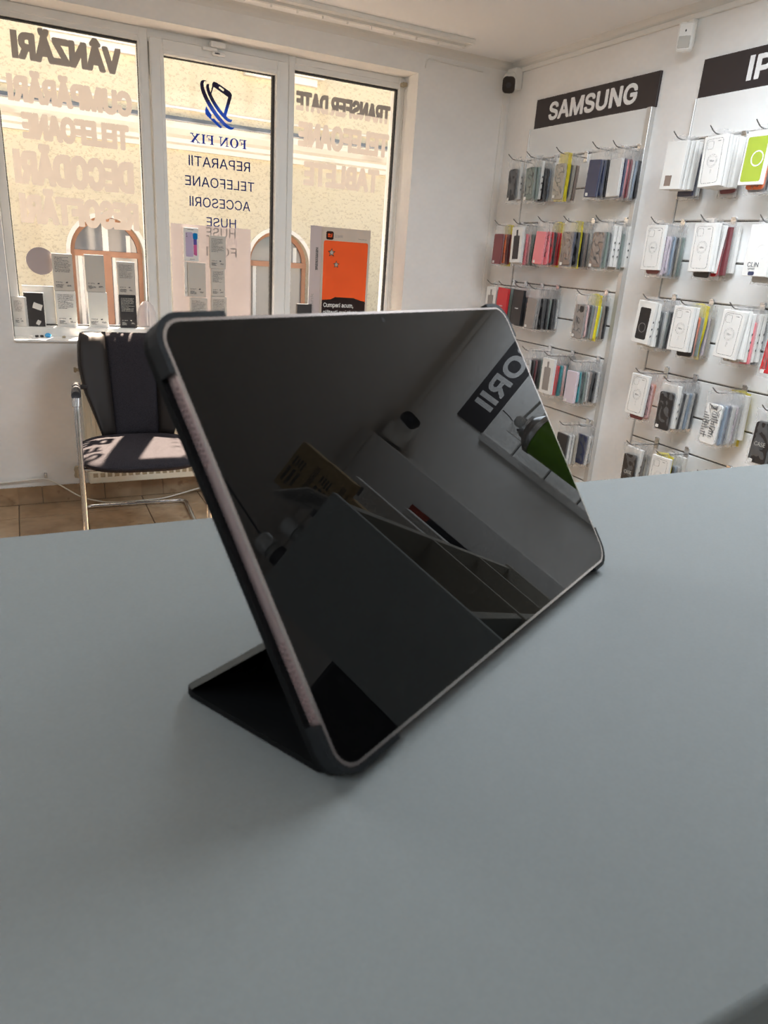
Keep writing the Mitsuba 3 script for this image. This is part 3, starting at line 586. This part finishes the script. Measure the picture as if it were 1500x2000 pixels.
TXTBAG = ply(cat(plate(affinity.translate(lines(.034, .10, 10, 31, .7, .3), -.038, 0), (-.0088, 0, -.175), (0, -1, 0), (0, 0, 1), .0003), plate(affinity.translate(lines(.034, .10, 10, 33, .7, .3), .002, 0), (-.0088, 0, -.175), (0, -1, 0), (0, 0, 1), .0003), text('CASE', (-.0088, .012, -.060), (0, -1, 0), (0, 0, 1), .032, .013, .0003)), 'm_print')
CASEW = ply(text('CASE', (-.0066, .022, -.132), (0, -1, 0), (0, 0, 1), .046, .016, .0004, 0, False), 'm_grey_card')
CLINW = ply(cat(text('CLIN', (-.0080, .034, -.150), (0, -1, 0), (0, 0, 1), .046, .016, .0004, 0, False), text('SERIES', (-.0080, .030, -.160), (0, -1, 0), (0, 0, 1), .03, .006, .0004, 0, False)), 'm_print')
CLINP = ply(plate(affinity.translate(rrect(.026, .014, .006), -.013, 0), (-.0080, .012, -.180), (0, -1, 0), (0, 0, 1), .0004), 'm_case_navy')
RINGW = ply(plate(ring(Point(0, 0).buffer(.027, quad_segs=14), .005), (-.0080, -.012, -.095), (0, -1, 0), (0, 0, 1), .0006), 'm_white')
GREENW = ply(plate(affinity.translate(rrect(.086, .150, .008), -.043, 0), (-.0078, 0, -.172), (0, -1, 0), (0, 0, 1), .0005), 'm_green_box')
GLYPH = {}
def boxtext(s, m, z, w, cap):
    return ply(text(s, (-.0092, w / 2, z), (0, -1, 0), (0, 0, 1), w, cap, .0004), m)
ORD = ['first', 'second', 'third', 'fourth', 'fifth', 'sixth', 'seventh', 'eighth', 'ninth', 'tenth', 'eleventh', 'twelfth']
ROWN = ['top', 'second', 'third', 'fourth', 'fifth']
def stack(panel, row, hook_no, y, spec, front=.245, dz=0.0, rear=.035):
    z = ROWS[row] - .024 + dz
    ymin = PANELS[panel][1] + .012                       # the hook must sit on the panel: short hooks near its edge
    yn = max(y * (XR - .172) / 2.4765, ymin); front = XR - 2.4765 * yn / y; y = yn; rear = .036
    side = ['left', 'right', 'mirrored'][panel]
    h = thing('hook', f'metal hook, {ORD[hook_no]} from the window, {ROWN[row]} row, {side} panel', 'hook', 'display hooks')
    part('wire', h, HOOK_W, None, tw=T().translate([XP, y, z]).scale([(front + .030) / .262, 1, 1])); part('bracket', h, HOOK_B, None, tw=T().translate([XP, y, z]))
    items = spec.split(); th = [{'o': .0185, 'n': .0185, 'k': .0185, 'c': .0185, 'g': .0185, 's': .0190, 'w': .0190, 'x': .0190}.get(it[0], .0160) for it in items]
    xs = list(XR - front + np.concatenate([[0], np.cumsum([(p_ + q_) / 2 for p_, q_ in zip(th, th[1:])])]))
    n = max(2, sum(1 for x, t in zip(xs, th) if x + t / 2 < XR - .026)) if len(items) > 1 else 1
    n = min(n, len(items)); gap = max(0, min(.004, (XR - .026 - th[n - 1] / 2 - xs[n - 1]) / max(n - 1, 1)))
    for i, it in enumerate(items[:n]):
        x = xs[i] + gap * i
        tw = T().translate([x, y + rng.uniform(-.004, .004), z]).rotate([0, 0, 1], rng.uniform(-1.8, 1.8)).rotate([0, 1, 0], rng.uniform(-.7, .7)).rotate([1, 0, 0], rng.uniform(-3, 3)).scale(1.03)
        kind, col = it[0], it[1:2] or 'W'
        nm, c = PAL.get(col, PAL['W']); m = 'm_case_' + nm.replace(' ', '_').replace('-', '_')
        where = f'{ORD[i]} on {ORD[hook_no]} hook, {ROWN[row]} row, {side} panel'
        grp = f'phone cases on the {side} display panel'
        if kind in 'byt':
            k = thing('bagged_case', f'{nm} phone case in {"yellow" if kind == "y" else "clear"} bag, {where}', 'phone case', grp)
            part('case', k, rng.choice(CASE), m, tw=tw)
            part('bag', k, BAGY if kind == 'y' else rng.choice(BAGS), None, tw=tw)
            if i == 0 and kind == 'b': part('price_sticker', k, STICK, None, tw=tw)
            if i < 2 and it[2:3] == 'c': part('camera_cutout', k, CAM, None, tw=tw)
            elif i < 2 and it[2:3] == '3': part('camera_cutout', k, CAM3, None, tw=tw)
            if it[2:3] == 'w': part('lettering', k, CASEW, None, tw=tw)
            if kind == 't': part('print', k, TXTBAG, None, tw=tw)
        elif kind in 'okncgs':
            word = {'o': 'white box with phone outline', 'k': 'white box showing black case', 'n': 'plain white box', 'c': 'white box with ring', 'g': 'clear box with green card', 's': 'slim white box'}[kind]
            k = thing('case_box', f'{word}, {where}', 'phone case', grp)
            part('carton', k, SLIM if kind == 's' else BOXM, 'm_card', tw=tw)
            part('hang_tab', k, HANG, None, tw=tw)
            if kind == 'o' and i < 2: part('print', k, OUTM, None, tw=tw)
            if kind == 'k': part('window', k, WIN, None, tw=tw); part('print', k, WINR, None, tw=tw)
            if kind in 'ks': part('print', k, SIDEP, None, tw=tw)
            if kind == 'n' and i == 0: part('picture', k, ply(plate(affinity.translate(sbox(0, 0, .034, .040), -.03, 0), (-.0078, 0, -.17), (0, -1, 0), (0, 0, 1), .0004), 'm_case_brown'), None, tw=tw)
            if kind == 'c': part('lettering', k, CLINW, None, tw=tw); part('badge', k, CLINP, None, tw=tw); part('ring', k, RINGW, None, tw=tw)
            if kind == 'g': part('card', k, GREENW, None, tw=tw); part('ring', k, RINGW, None, tw=tw)
        elif kind in 'x':
            k = thing('case_box', f'{nm} printed box, {where}', 'phone case', grp)
            part('carton', k, SLIM, m, tw=tw)
            if i == 0: part('print', k, boxtext('CASE', 'm_letter', -.11, .03, .006), None, tw=tw)
        elif kind == 'w':
            k = thing('case_box', f'white framed box with {nm} case, {where}', 'phone case', grp)
            part('carton', k, SLIM, 'm_card', tw=tw)
            part('window', k, ply(plate(union_all([affinity.translate(rrect(.05, .12, .004), -.025, 0), sbox(-.007, .12, .007, .15)]), (-.0085, 0, -.175), (0, -1, 0), (0, 0, 1), .0006), m), None, tw=tw)
# left panel
stack(0, 0, 0, 3.53, 'bD sW bC'); stack(0, 0, 1, 3.368, 'bG bG sW bD bD bl sW'); stack(0, 0, 2, 3.128, 'bK yY bD bK bB'); stack(0, 0, 3, 2.868, 'bN bN bD bD bD'); stack(0, 0, 4, 2.734, 'bCc bN bP bM bC bl bD bP bP')
stack(0, 1, 0, 3.591, 'bM bO bM yM', dz=-.005); stack(0, 1, 1, 3.415, 'wD bC bP bp bG bG bD bD'); stack(0, 1, 2, 3.202, 'bP bP bR bD bR yR bL', dz=.01); stack(0, 1, 3, 2.999, 'bB bN bD yD bD bB bD bK bD', dz=.01); stack(0, 1, 4, 2.770, 'bB bG bD sW sW bL bG sW', dz=.01)
stack(0, 2, 0, 3.60, 'wg sW xO'); stack(0, 2, 1, 3.485, 'xR xG xD bN'); stack(0, 2, 2, 3.334, 'xD bD bp bp'); stack(0, 2, 3, 3.20, 'bg bg bD bD bD bG bD bD bL bL bD'); stack(0, 2, 4, 2.822, 'bgc bp bD bG bK yY bm bB bD bl bC', front=.26)
stack(0, 3, 0, 3.19, 'bC bD bM bD bG bG'); stack(0, 3, 1, 2.999, 'wg bR bR bT bp bT bD bD'); stack(0, 3, 2, 2.80, 'bVc bT bD bG bL bB bD bD bC')
stack(0, 4, 0, 2.80, 'bD bC bC bK'); stack(0, 4, 1, 2.66, 'bN bC bL')
# right panel
stack(1, 0, 0, 2.386, 'nW nW nW nW bN bC bD', dz=-.006); stack(1, 0, 1, 2.207, 'oW oW oW oW nW oW bM bL', dz=-.004); stack(1, 0, 2, 2.005, 'gW bO bD bC', dz=-.006); stack(1, 0, 3, 1.80, 'oW oW bG')
stack(1, 1, 0, 2.425, 'oW bM bV bV bl bD bK bG', dz=-.002); stack(1, 1, 1, 2.167, 'oW oW bD nW bR xM bK nW', dz=.004); stack(1, 1, 2, 1.90, 'cW oW bL', dz=.0); stack(1, 1, 3, 1.74, 'oW bD')
stack(1, 2, 0, 2.391, 'kW sW bG bD bL bG bD bD', dz=.012); stack(1, 2, 1, 2.188, 'oW oW bD bO bG yY bN bV bK bm', dz=.008); stack(1, 2, 2, 1.945, 'oW nW bL sW bP sW sW bl bL bO', dz=.014); stack(1, 2, 3, 1.74, 'bR oW')
stack(1, 3, 0, 2.353, 'oW bM bp bO', dz=.02); stack(1, 3, 1, 2.187, 'bD3 sW bL bL bD bL bl bL bD bC', dz=.012); stack(1, 3, 2, 1.935, 'tW bl bN bL bL bV bL nW yY bm', dz=.012); stack(1, 3, 3, 1.707, 'bDw bD bL', dz=-.01)
stack(1, 4, 0, 2.326, 'bDw sW bB bK bL', dz=.02); stack(1, 4, 1, 2.148, 'oW yY bD bl bL nW', dz=.02); stack(1, 4, 2, 1.92, 'bC bL sW')

# ------------------------------------------------------------------ security camera, motion sensor
def seccam(face, toward, up_off, label, boxside):
    """face: centre of the black front; toward: unit vector it looks along"""
    k = thing('security_camera', label, 'security camera')
    t = np.array(toward, float); t /= np.linalg.norm(t)
    u_ = np.cross(t, [0, 0, 1]); u_ /= np.linalg.norm(u_); v_ = np.cross(u_, t)
    f_ = np.array(face, float)
    def rr(w, h, r, d0, d1, n=6):
        p = affinity.translate(rrect(w, h, r, n), -w / 2, -h / 2)
        m = trimesh.creation.extrude_polygon(p, d1 - d0); m.apply_translation((0, 0, d0))
        M = np.eye(4); M[:3, 0], M[:3, 1], M[:3, 2], M[:3, 3] = -u_, v_, t, f_
        m.apply_transform(M); return m
    part('body', k, rr(.074, .088, .026, -.095, -.004), 'm_pvc', smooth=40)
    part('front', k, rr(.070, .084, .022, -.004, .004), 'm_gloss_black', smooth=40)
    part('lens', k, rr(.03, .03, .0149, .004, .007), 'm_lens', smooth=40)
    part('mount', k, tube([f_ - t * .06 + np.array([0, 0, .02]), f_ - t * .06 + np.array([.02, .02, .05])], .012, 10), 'm_pvc', smooth=40)
    part('junction_box', k, rb(*boxside, .006), 'm_trim')
    return k
seccam((2.607, 3.862, .952), (-.50, -.62, -.36), .05, 'white security camera with a black front in the corner beside the window', (XR - .055, XR, 3.885, 3.975, .945, 1.055))
seccam((2.60, .357, .975), (-.60, .66, -.2), .05, 'security camera by the ceiling corner seen mirrored in the tablet', (XR - .10, XR, .236, .31, .965, 1.055))
ms = thing('motion_sensor', 'small white motion sensor mounted above the gap between the two signs', 'sensor')
Rm = trimesh.transformations.rotation_matrix(math.radians(32), (0, 0, 1), (2.64, 2.62, .95))
a_ = rb(2.615, 2.652, 2.588, 2.652, .895, 1.002, .007); a_.apply_transform(Rm); part('housing', ms, a_, 'm_pvc')
a_ = rb(2.612, 2.618, 2.596, 2.644, .905, .950, .002); a_.apply_transform(Rm); part('lens', ms, a_, 'm_grey_card')
a_ = bx(2.6145, 2.616, 2.617, 2.622, .966, .973); a_.apply_transform(Rm); part('indicator', ms, a_, 'm_black')
part('bracket', ms, cat(rb(2.65, XR, 2.642, 2.668, .935, .958, .003), rb(2.69, XR, 2.64, 2.672, .93, 1.035, .003)), 'm_pvc')

# ------------------------------------------------------------------ counter
cn = thing('counter', 'grey laminate shop counter on which the tablet stands', 'counter')
def bull(y0, y1, z1, t, r):
    """profile in y, z with a rolled near edge"""
    p = [(y0 + r - r * math.sin(a), z1 - r + r * math.cos(a)) for a in np.linspace(0, math.pi / 2, 8)]
    return Polygon([(y1 - .002, z1), *p, (y0, z1 - t), (y1, z1 - t), (y1, z1 - .002)])
part('worktop', cn, plate(bull(.0742, .4925, CT, .030, .003), (-1.3, 0, 0), (0, 1, 0), (0, 0, 1), 3.75), 'm_counter', smooth=25)
part('front_panel', cn, bx(-1.28, 2.43, .44, .458, FL, CT - .036), 'm_counter')
part('side_panel', cn, bx(-1.28, -1.262, .09, .44, FL, CT - .036), 'm_counter'); part('side_panel', cn, bx(2.41, 2.43, .09, .44, FL, CT - .036), 'm_counter')
dk = thing('desk', 'lower grey work desk behind the counter, at the bottom right corner of the photo', 'desk')
part('desktop', dk, rb(-1.2, 2.35, -.62, .43, -.66, -.63, .003), 'm_desk'); part('side_panel', dk, bx(-1.19, -1.17, -.58, .40, FL, -.66), 'm_counter'); part('side_panel', dk, bx(2.30, 2.32, -.58, .40, FL, -.66), 'm_counter')

# ------------------------------------------------------------------ tablet in its folding case
TO = np.array([.09148648, .19350688, -.1846281]); TU = np.array([.88412247, .46725523, 0]); TV = np.array([-.25405585, .48071477, .8392669]); TN = np.cross(TU, TV)   # TN looks at the viewer
TW, TH, TR = .2854, .18635, .0115
def tp(poly, d0, d1):
    """outline in the plane of the glass, extruded from d0 to d1 along the outward normal"""
    return plate(poly, TO + TN * d0, TU, TV, d1 - d0)
def in_(r, w=TW, h=TH, R=TR): return affinity.translate(rrect(w - 2 * r, h - 2 * r, max(R - r, .001), 10), r, r)
tb = thing('tablet', 'switched-off tablet with a rose metal edge, propped up on the grey counter', 'tablet')
G = in_(0)
part('body', tb, cat(tp(G, -.0060, -.0010), tp(in_(.0004), -.0064, -.0006)), 'm_tablet', smooth=30)
part('rim', tb, tp(G.buffer(-.0002).difference(in_(.0016)), -.0010, -.0001), 'm_tablet_rim')
part('screen', tb, tp(in_(.0015), -.0012, -.0002), 'm_screen')
part('camera', tb, tp(affinity.translate(Point(0, 0).buffer(.0014), TW * .5, TH - .0052), -.0002, .0000), 'm_lens')
def on_left(v0, v1, d0, d1, out=.0003):   # on the left short edge
    return plate(sbox(v0, d0, v1, d1).buffer(.0004), TO - TU * out, TV, TN, .0006)
for v0 in (.024, .128):
    holes = union_all([affinity.translate(Point(0, 0).buffer(.00075, quad_segs=4), v0 + i * .0023 + (.0011 if j % 2 else 0), -.0047 + j * .0019) for i in range(14) for j in range(2)])
    part('speaker_grille', tb, plate(holes, TO - TU * .0, TV, TN, -.0002 if False else .0002, .0004), 'm_mesh')
tc = thing('tablet_case', 'black folding case holding the tablet, its cover bent into a stand behind it', 'tablet case')
S_ = G.buffer(.0024, quad_segs=10)
part('back_shell', tc, cat(tp(S_, -.0100, -.0068)), 'm_case', smooth=30)
for cx, cy in ((0, 0), (TW, 0), (TW, TH), (0, TH)):
    L_ = .036 if (cx == 0) else .022
    q = S_.difference(G.buffer(.0001)).intersection(sbox(cx - L_, cy - .03 if cy == 0 else cy - .022, cx + L_, cy + .022))
    part('corner_guard', tc, tp(q, -.0068, -.0001), 'm_case_edge', smooth=30)
# the folded cover: a leaf on the counter, a leaf rising to the back of the tablet
BK = np.array([-TU[1], TU[0], 0])
oB = TO - TN * .0100 - TV * .0020; zc = CT + .0004
leaf = []
def leaf_plate(a, b, t, m, name, u0=.002, u1=TW - .002):
    """a, b: (distance behind the bottom edge, height above the counter)"""
    A, B = np.array(a, float), np.array(b, float); L = np.linalg.norm(B - A); d = (B - A) / L
    V_ = BK * d[0] + np.array([0, 0, d[1]]); o = np.array([TO[0], TO[1], zc]) + BK * A[0] + np.array([0, 0, A[1]])
    nrm = np.cross(TU, V_)
    sh = rrect(u1 - u0, L, .006, 5)
    return part(name, tc, plate(sh, o + TU * u0, TU, V_, t), m)
leaf_plate((.010, .0), (.0945, .0), .0028, 'm_case', 'base_leaf')
leaf_plate((.0935, .0032), (.0425, .0475), .0026, 'm_case_outer', 'support_leaf')

# ------------------------------------------------------------------ things behind the camera that the screen mirrors
rk = thing('pigeonhole_rack', 'grey laminate pigeonhole rack seen mirrored in the tablet', 'rack')
RX0, RX1, RY0, RY1, RZ1 = .758, 2.2, -.003, .176, .2
part('side_panel', rk, rb(RX0, RX0 + .018, RY0, RY1, CT, RZ1, .001), 'm_rack_side_lit'); part('side_panel', rk, rb(RX1 - .018, RX1, RY0, RY1, CT, RZ1, .001), 'm_rack_inside')
part('top_board', rk, rb(RX0 + .018, RX1 - .018, RY0, RY1 - .008, RZ1 - .018, RZ1, .001), 'm_rack_inside'); part('back_board', rk, bx(RX0 + .018, RX1 - .018, RY0, RY0 + .006, CT, RZ1 - .018), 'm_rack_inside')
for x in (1.257, 1.72): part('divider', rk, rb(x, x + .018, RY0 + .006, RY1 - .008, CT, RZ1 - .018, .001), 'm_rack_inside')
part('shelf', rk, rb(RX0 + .018, RX1 - .018, RY0 + .006, RY1 - .012, -.062, -.045, .001), 'm_rack_inside')
for y, z in ((.095, .182), (.092, -.044)): part('screw_cap', rk, plate(Point(0, 0).buffer(.0075), (RX0, y, z), (0, -1, 0), (0, 0, 1), .0012), 'm_rack_side_lit')
def carton(name, x0, x1, y0, y1, z0, z1, m, label, rows=None, cat_='box', mp='m_print', group=None):
    k = thing(name, label, cat_, group); part('carton', k, rb(x0, x1, y0, y1, z0, z1, .0015), m)
    if rows: part('print', k, cat([plate(affinity.translate(lines((y1 - y0) * w_, (z1 - z0) * h_, r_n, sd, .8, .55), (y1 - y0) * ox, (z1 - z0) * oz), (x0, y1, z0), (0, -1, 0), (0, 0, 1), .0004) for w_, h_, r_n, sd, ox, oz in rows]), mp, stuff=True)
    return k
for q, (x0, y0, y1, z0, z1, lb) in enumerate(((1.20, .050, .140, .20, .284, 'brown cardboard box at the foot of the stack mirrored in the tablet'), (1.195, .050, .128, .285, .367, 'brown cardboard box with black print, mirrored, third from the top of its stack'), (1.188, .052, .157, .368, .449, 'brown cardboard box with black print, mirrored, second from the top of its stack'), (1.20, .042, .154, .450, .535, 'brown cardboard box with black print, mirrored, topmost of its stack'))):
    carton('cardboard_box', x0, x0 + .035, y0, y1, z0, z1, 'm_cardboard', lb, [(.36, .5, 3, 61 + q, .55, .44), (.2, .4, 4, 71 + q, .3, .5), (.55, .16, 3, 81 + q, .2, .08)])
carton('white_carton', 1.5, 1.53, .02, .140, .2, .52, 'm_white', 'tall white carton with dark marks, mirrored beside the cardboard boxes', [(.2, .1, 2, 67, .1, .86), (.25, .12, 3, 68, .2, .1)])
carton('striped_carton', 1.62, 1.66, .05, .150, .2, .40, 'm_white', 'white and teal carton mirrored between the white carton and the black box', [(.3, .5, 5, 69, .4, .2)], mp='m_teal')
bb_ = thing('black_box', 'black box with a red corner, mirrored at the right end of the rack', 'box')
part('carton', bb_, rb(1.8, 1.84, .02, .156, .2, .456, .002), 'm_gloss_black'); part('picture', bb_, plate(Polygon([(.0, 0), (.03, .0), (.0, -.07), (-.0, -.07)]).union(sbox(-.09, -.03, 0, 0)), (1.8, .155, .455), (0, -1, 0), (0, 0, 1), .0004) if False else plate(Polygon([(0, 0), (.125, 0), (.09, -.05), (0, -.07)]), (1.8, .155, .455), (0, -1, 0), (0, 0, 1), .0004), 'm_red')
part('picture', bb_, tube(bend([(1.799, .12, .29), (1.799, .10, .33), (1.799, .08, .30)], .02), .003, 6), 'm_white'); part('emblem', bb_, plate(ring(Point(0, 0).buffer(.008), .002), (1.8, .13, .235), (0, -1, 0), (0, 0, 1), .0006), 'm_lens')
# acrylic display sheet and bottles on the desk behind the rack
dp = thing('acrylic_display', 'tilted acrylic card holder with printed lines, mirrored above the rack corner', 'card holder')
dA = np.array([.80, .104, .304]); dU = np.array([.100, .005, -.039]); dL = np.linalg.norm(dU); dU /= dL; dV = np.array([-.02, .052, -.07]); dV /= np.linalg.norm(dV)
dV = dV - dU * (dV @ dU); dV /= np.linalg.norm(dV)
part('sheet', dp, plate(sbox(0, 0, dL, .085), dA, dU, dV, .003), 'm_card'); part('print', dp, plate(affinity.translate(lines(dL * .85, .06, 8, 71, .8, .3), .008, .012), dA, dU, dV, .0036, .0006), 'm_print_grey')
part('edge', dp, plate(sbox(-.002, -.003, dL, .0), dA, dU, dV, .004), 'm_chrome'); part('foot', dp, bx(.80, .83, .10, .15, .2, .212), 'm_gloss_black'); part('stem', dp, bx(.80, .806, .12, .13, .205, .226), 'm_gloss_black')
for q, (x, y, z0, lb) in enumerate(((.80, .040, .175, 'white capped bottle, left one of the mirrored pair'), (.835, .078, .16, 'white capped bottle, right one of the mirrored pair'))):
    k = thing('bottle', lb + ' beside the rack', 'bottle'); r = .0155
    part('body', k, lathe([(0, .0), (r, .0), (r, .030), (r * .8, .040), (r * .8, .046), (0, .046)], 20, (x, y, .2 - .0)), 'm_bottle', smooth=40)
    part('cap', k, lathe([(0, .040), (r * .98, .040), (r, .062), (r * .85, .066), (0, .066)], 20, (x, y, .2)), 'm_cap', smooth=40)
    part('label', k, lathe([(r + .0004, .004), (r + .0004, .028)], 20, (x, y, .2)), 'm_print')
solo('antenna', tube([(.85, .01, .2), (.83, .06, .40)], .0018, 6), 'm_black', 'thin black antenna rod mirrored near the left edge of the tablet screen', 'antenna')
mo = thing('monitor', 'black monitor behind the counter, mirrored at the lower left of the screen', 'monitor')
part('housing', mo, rb(1.02, 1.05, -.52, -.012, -.42, .118, .004), 'm_black'); part('screen', mo, rb(1.018, 1.021, -.51, -.022, -.40, .11, .001), 'm_gloss_black'); part('stand', mo, cat(bx(1.05, 1.08, -.3, -.24, -.63, -.2), rb(.98, 1.2, -.37, -.17, -.63, -.618, .003)), 'm_black')
# green spray can on the counter, right of the frame
sc = thing('spray_can', 'green spray can with a nozzle, mirrored at the right edge of the tablet screen', 'spray can')
scx, scy = .86, .425; R_ = .030; zt = .046
part('can', sc, lathe([(0, CT), (R_ - .002, CT), (R_, CT + .003), (R_, zt - .004), (R_ - .001, zt)], 40, (scx, scy, 0)), 'm_green', smooth=40)
part('shoulder', sc, lathe([(R_ + .0012, zt - .006), (R_ + .0012, zt + .002), (R_ - .003, zt + .007), (.018, zt + .015), (.0175, zt + .020), (.0125, zt + .022), (0, zt + .022)], 40, (scx, scy, 0)), 'm_steel', smooth=30)
part('nozzle', sc, cat(lathe([(0, zt + .022), (.009, zt + .022), (.0085, zt + .036), (.006, zt + .039), (0, zt + .039)], 20, (scx, scy, 0)), tube([(scx, scy, zt + .032), (scx - .01, scy + .05, zt + .022)], .0022, 6)), 'm_cap', smooth=40)
# accessories on the mirrored panel
for q, (y, z, L_) in enumerate(((.60, .60, .08), (.62, .28, .09), (.78, .28, .07))):
    h = thing('hook', f'metal hook holding a cable pack, {ORD[q]} on the panel mirrored in the tablet', 'hook', 'display hooks')
    part('wire', h, HOOK_W, None, tw=T().translate([XP, y, z])); part('bracket', h, HOOK_B, None, tw=T().translate([XP, y, z]))
    k = thing('cable_pack', f'white hanging cable pack with teal band, {ORD[q]} on the mirrored panel', 'cable pack', 'cable packs on the mirrored panel')
    part('card', k, rb(XP - .18, XP - .165, y - .045, y + .045, z - .19, z - .004, .001), 'm_card'); part('band', k, rb(XP - .183, XP - .164, y - .0455, y + .0455, z - .15, z - .10, .001), 'm_teal')
    part('cable', k, tube(bend([(XP - .186, y - .02, z - .09), (XP - .186, y + .02, z - .03), (XP - .186, y + .02, z - .09), (XP - .186, y - .02, z - .04)], .02), .004, 6), 'm_black')

# ------------------------------------------------------------------ the street and the house across it
YS = 10.0
solo('street', bx(-30, 35, YX, YS + .4, -1.75, -1.6), 'm_asphalt', 'sunlit grey street between the shop and the yellow house', 'street')
fc = thing('house', 'cream yellow stucco house across the street with a white cornice and arched windows', 'building')
def arch(cx, w, zt_, zs, z0):
    """opening with an elliptical head"""
    a = np.linspace(0, math.pi, 21)
    return Polygon([(cx - w / 2, z0)] + [(cx - w / 2 * math.cos(t), zs + (zt_ - zs) * math.sin(t)) for t in a] + [(cx + w / 2, z0)])
wins = [(cx, .86, .20, -.22, -1.35) for cx in (-5.55, -3.35, -1.15, 1.04, 3.28, 5.5, 7.7, 9.9)]
wallp = sbox(-9, -1.6, 16, 4.6)
ups = [(cx, sbox(cx - .55, 2.05, cx + .55, 3.7)) for cx in (-5.6, -3.3, -.98, 1.04 - .02 + .0, 3.0 + .25, 5.5, 7.8)]
for w in wins: wallp = wallp.difference(arch(*w))
ux = [-5.5, -3.3, -1.1, 1.05, 3.25, 5.5, 7.7, 9.9]
for cx in ux: wallp = wallp.difference(sbox(cx - .45, 2.25, cx + .45, 3.8))
part('wall', fc, plate(wallp, (0, YS, 0), (1, 0, 0), (0, 0, 1), .0, .35), 'm_stucco')
prof = Polygon([(0, 1.05), (-.05, 1.05), (-.06, 1.10), (-.10, 1.12), (-.10, 1.17), (-.16, 1.20), (-.22, 1.26), (-.24, 1.315), (-.24, 1.33), (0, 1.33)])
part('cornice', fc, plate(prof, (-9, YS, 0), (0, 1, 0), (0, 0, 1), 25), 'm_cornice')
part('flashing', fc, plate(Polygon([(0, 1.33), (-.26, 1.33), (-.26, 1.345), (0, 1.42)]), (-9, YS, 0), (0, 1, 0), (0, 0, 1), 25), 'm_flashing')
part('string_course', fc, bx(-9, 16, YS - .03, YS, 1.50, 1.525), 'm_cornice')
for q, (cx, w, zt_, zs, z0) in enumerate(wins):
    k = part('window', fc, plate(arch(cx, w, zt_, zs, z0).difference(arch(cx, w - .11, zt_ - .055, zs, z0 + .06)), (0, YS + .12, 0), (1, 0, 0), (0, 0, 1), .0, .07), 'm_wood')
    part('rail', k, cat(bx(cx - w / 2, cx + w / 2, YS + .10, YS + .18, zs - .05, zs + .02), bx(cx - .05, cx + .05, YS + .105, YS + .18, z0, zs)), 'm_wood')
    part('mullion', k, cat(bx(cx - .04, cx + .03, YS + .13, YS + .17, zs, zt_ - .05), bx(cx + w * .28, cx + w * .28 + .05, YS + .13, YS + .17, zs, zt_ - .2), bx(cx - w * .40, cx - w * .40 + .05, YS + .13, YS + .17, z0, zs), bx(cx + .06, cx + .10, YS + .13, YS + .17, z0, zs), bx(cx - .10, cx - .06, YS + .13, YS + .17, z0, zs)), 'm_pvc')
    part('pane', k, plate(arch(cx, w - .1, zt_ - .05, zs, z0 + .05), (0, YS + .16, 0), (1, 0, 0), (0, 0, 1), .0, .02), 'm_street_glass')
    part('surround', k, plate(arch(cx, w + .10, zt_ + .05, zs, z0).difference(arch(cx, w, zt_, zs, z0)), (0, YS, 0), (1, 0, 0), (0, 0, 1), .015), 'm_cornice')
for cx in ux:
    k = part('window', fc, cat(bx(cx - .45, cx + .45, YS + .1, YS + .15, 2.25, 3.8)), 'm_street_glass')
    part('sill', k, cat(bx(cx - .55, cx + .55, YS - .14, YS + .1, 2.06, 2.13), bx(cx - .48, cx + .48, YS - .08, YS, 1.98, 2.06)), 'm_cornice')
    part('frame', k, frame_mesh(cx - .45, cx + .45, 2.25, 3.8, .07, YS + .05, YS + .13), 'm_pvc')
    part('surround', k, cat(bx(cx - .53, cx - .45, YS - .03, YS, 2.13, 3.88), bx(cx + .45, cx + .53, YS - .03, YS, 2.13, 3.88), bx(cx - .53, cx + .53, YS - .03, YS, 3.8, 3.9)), 'm_cornice')
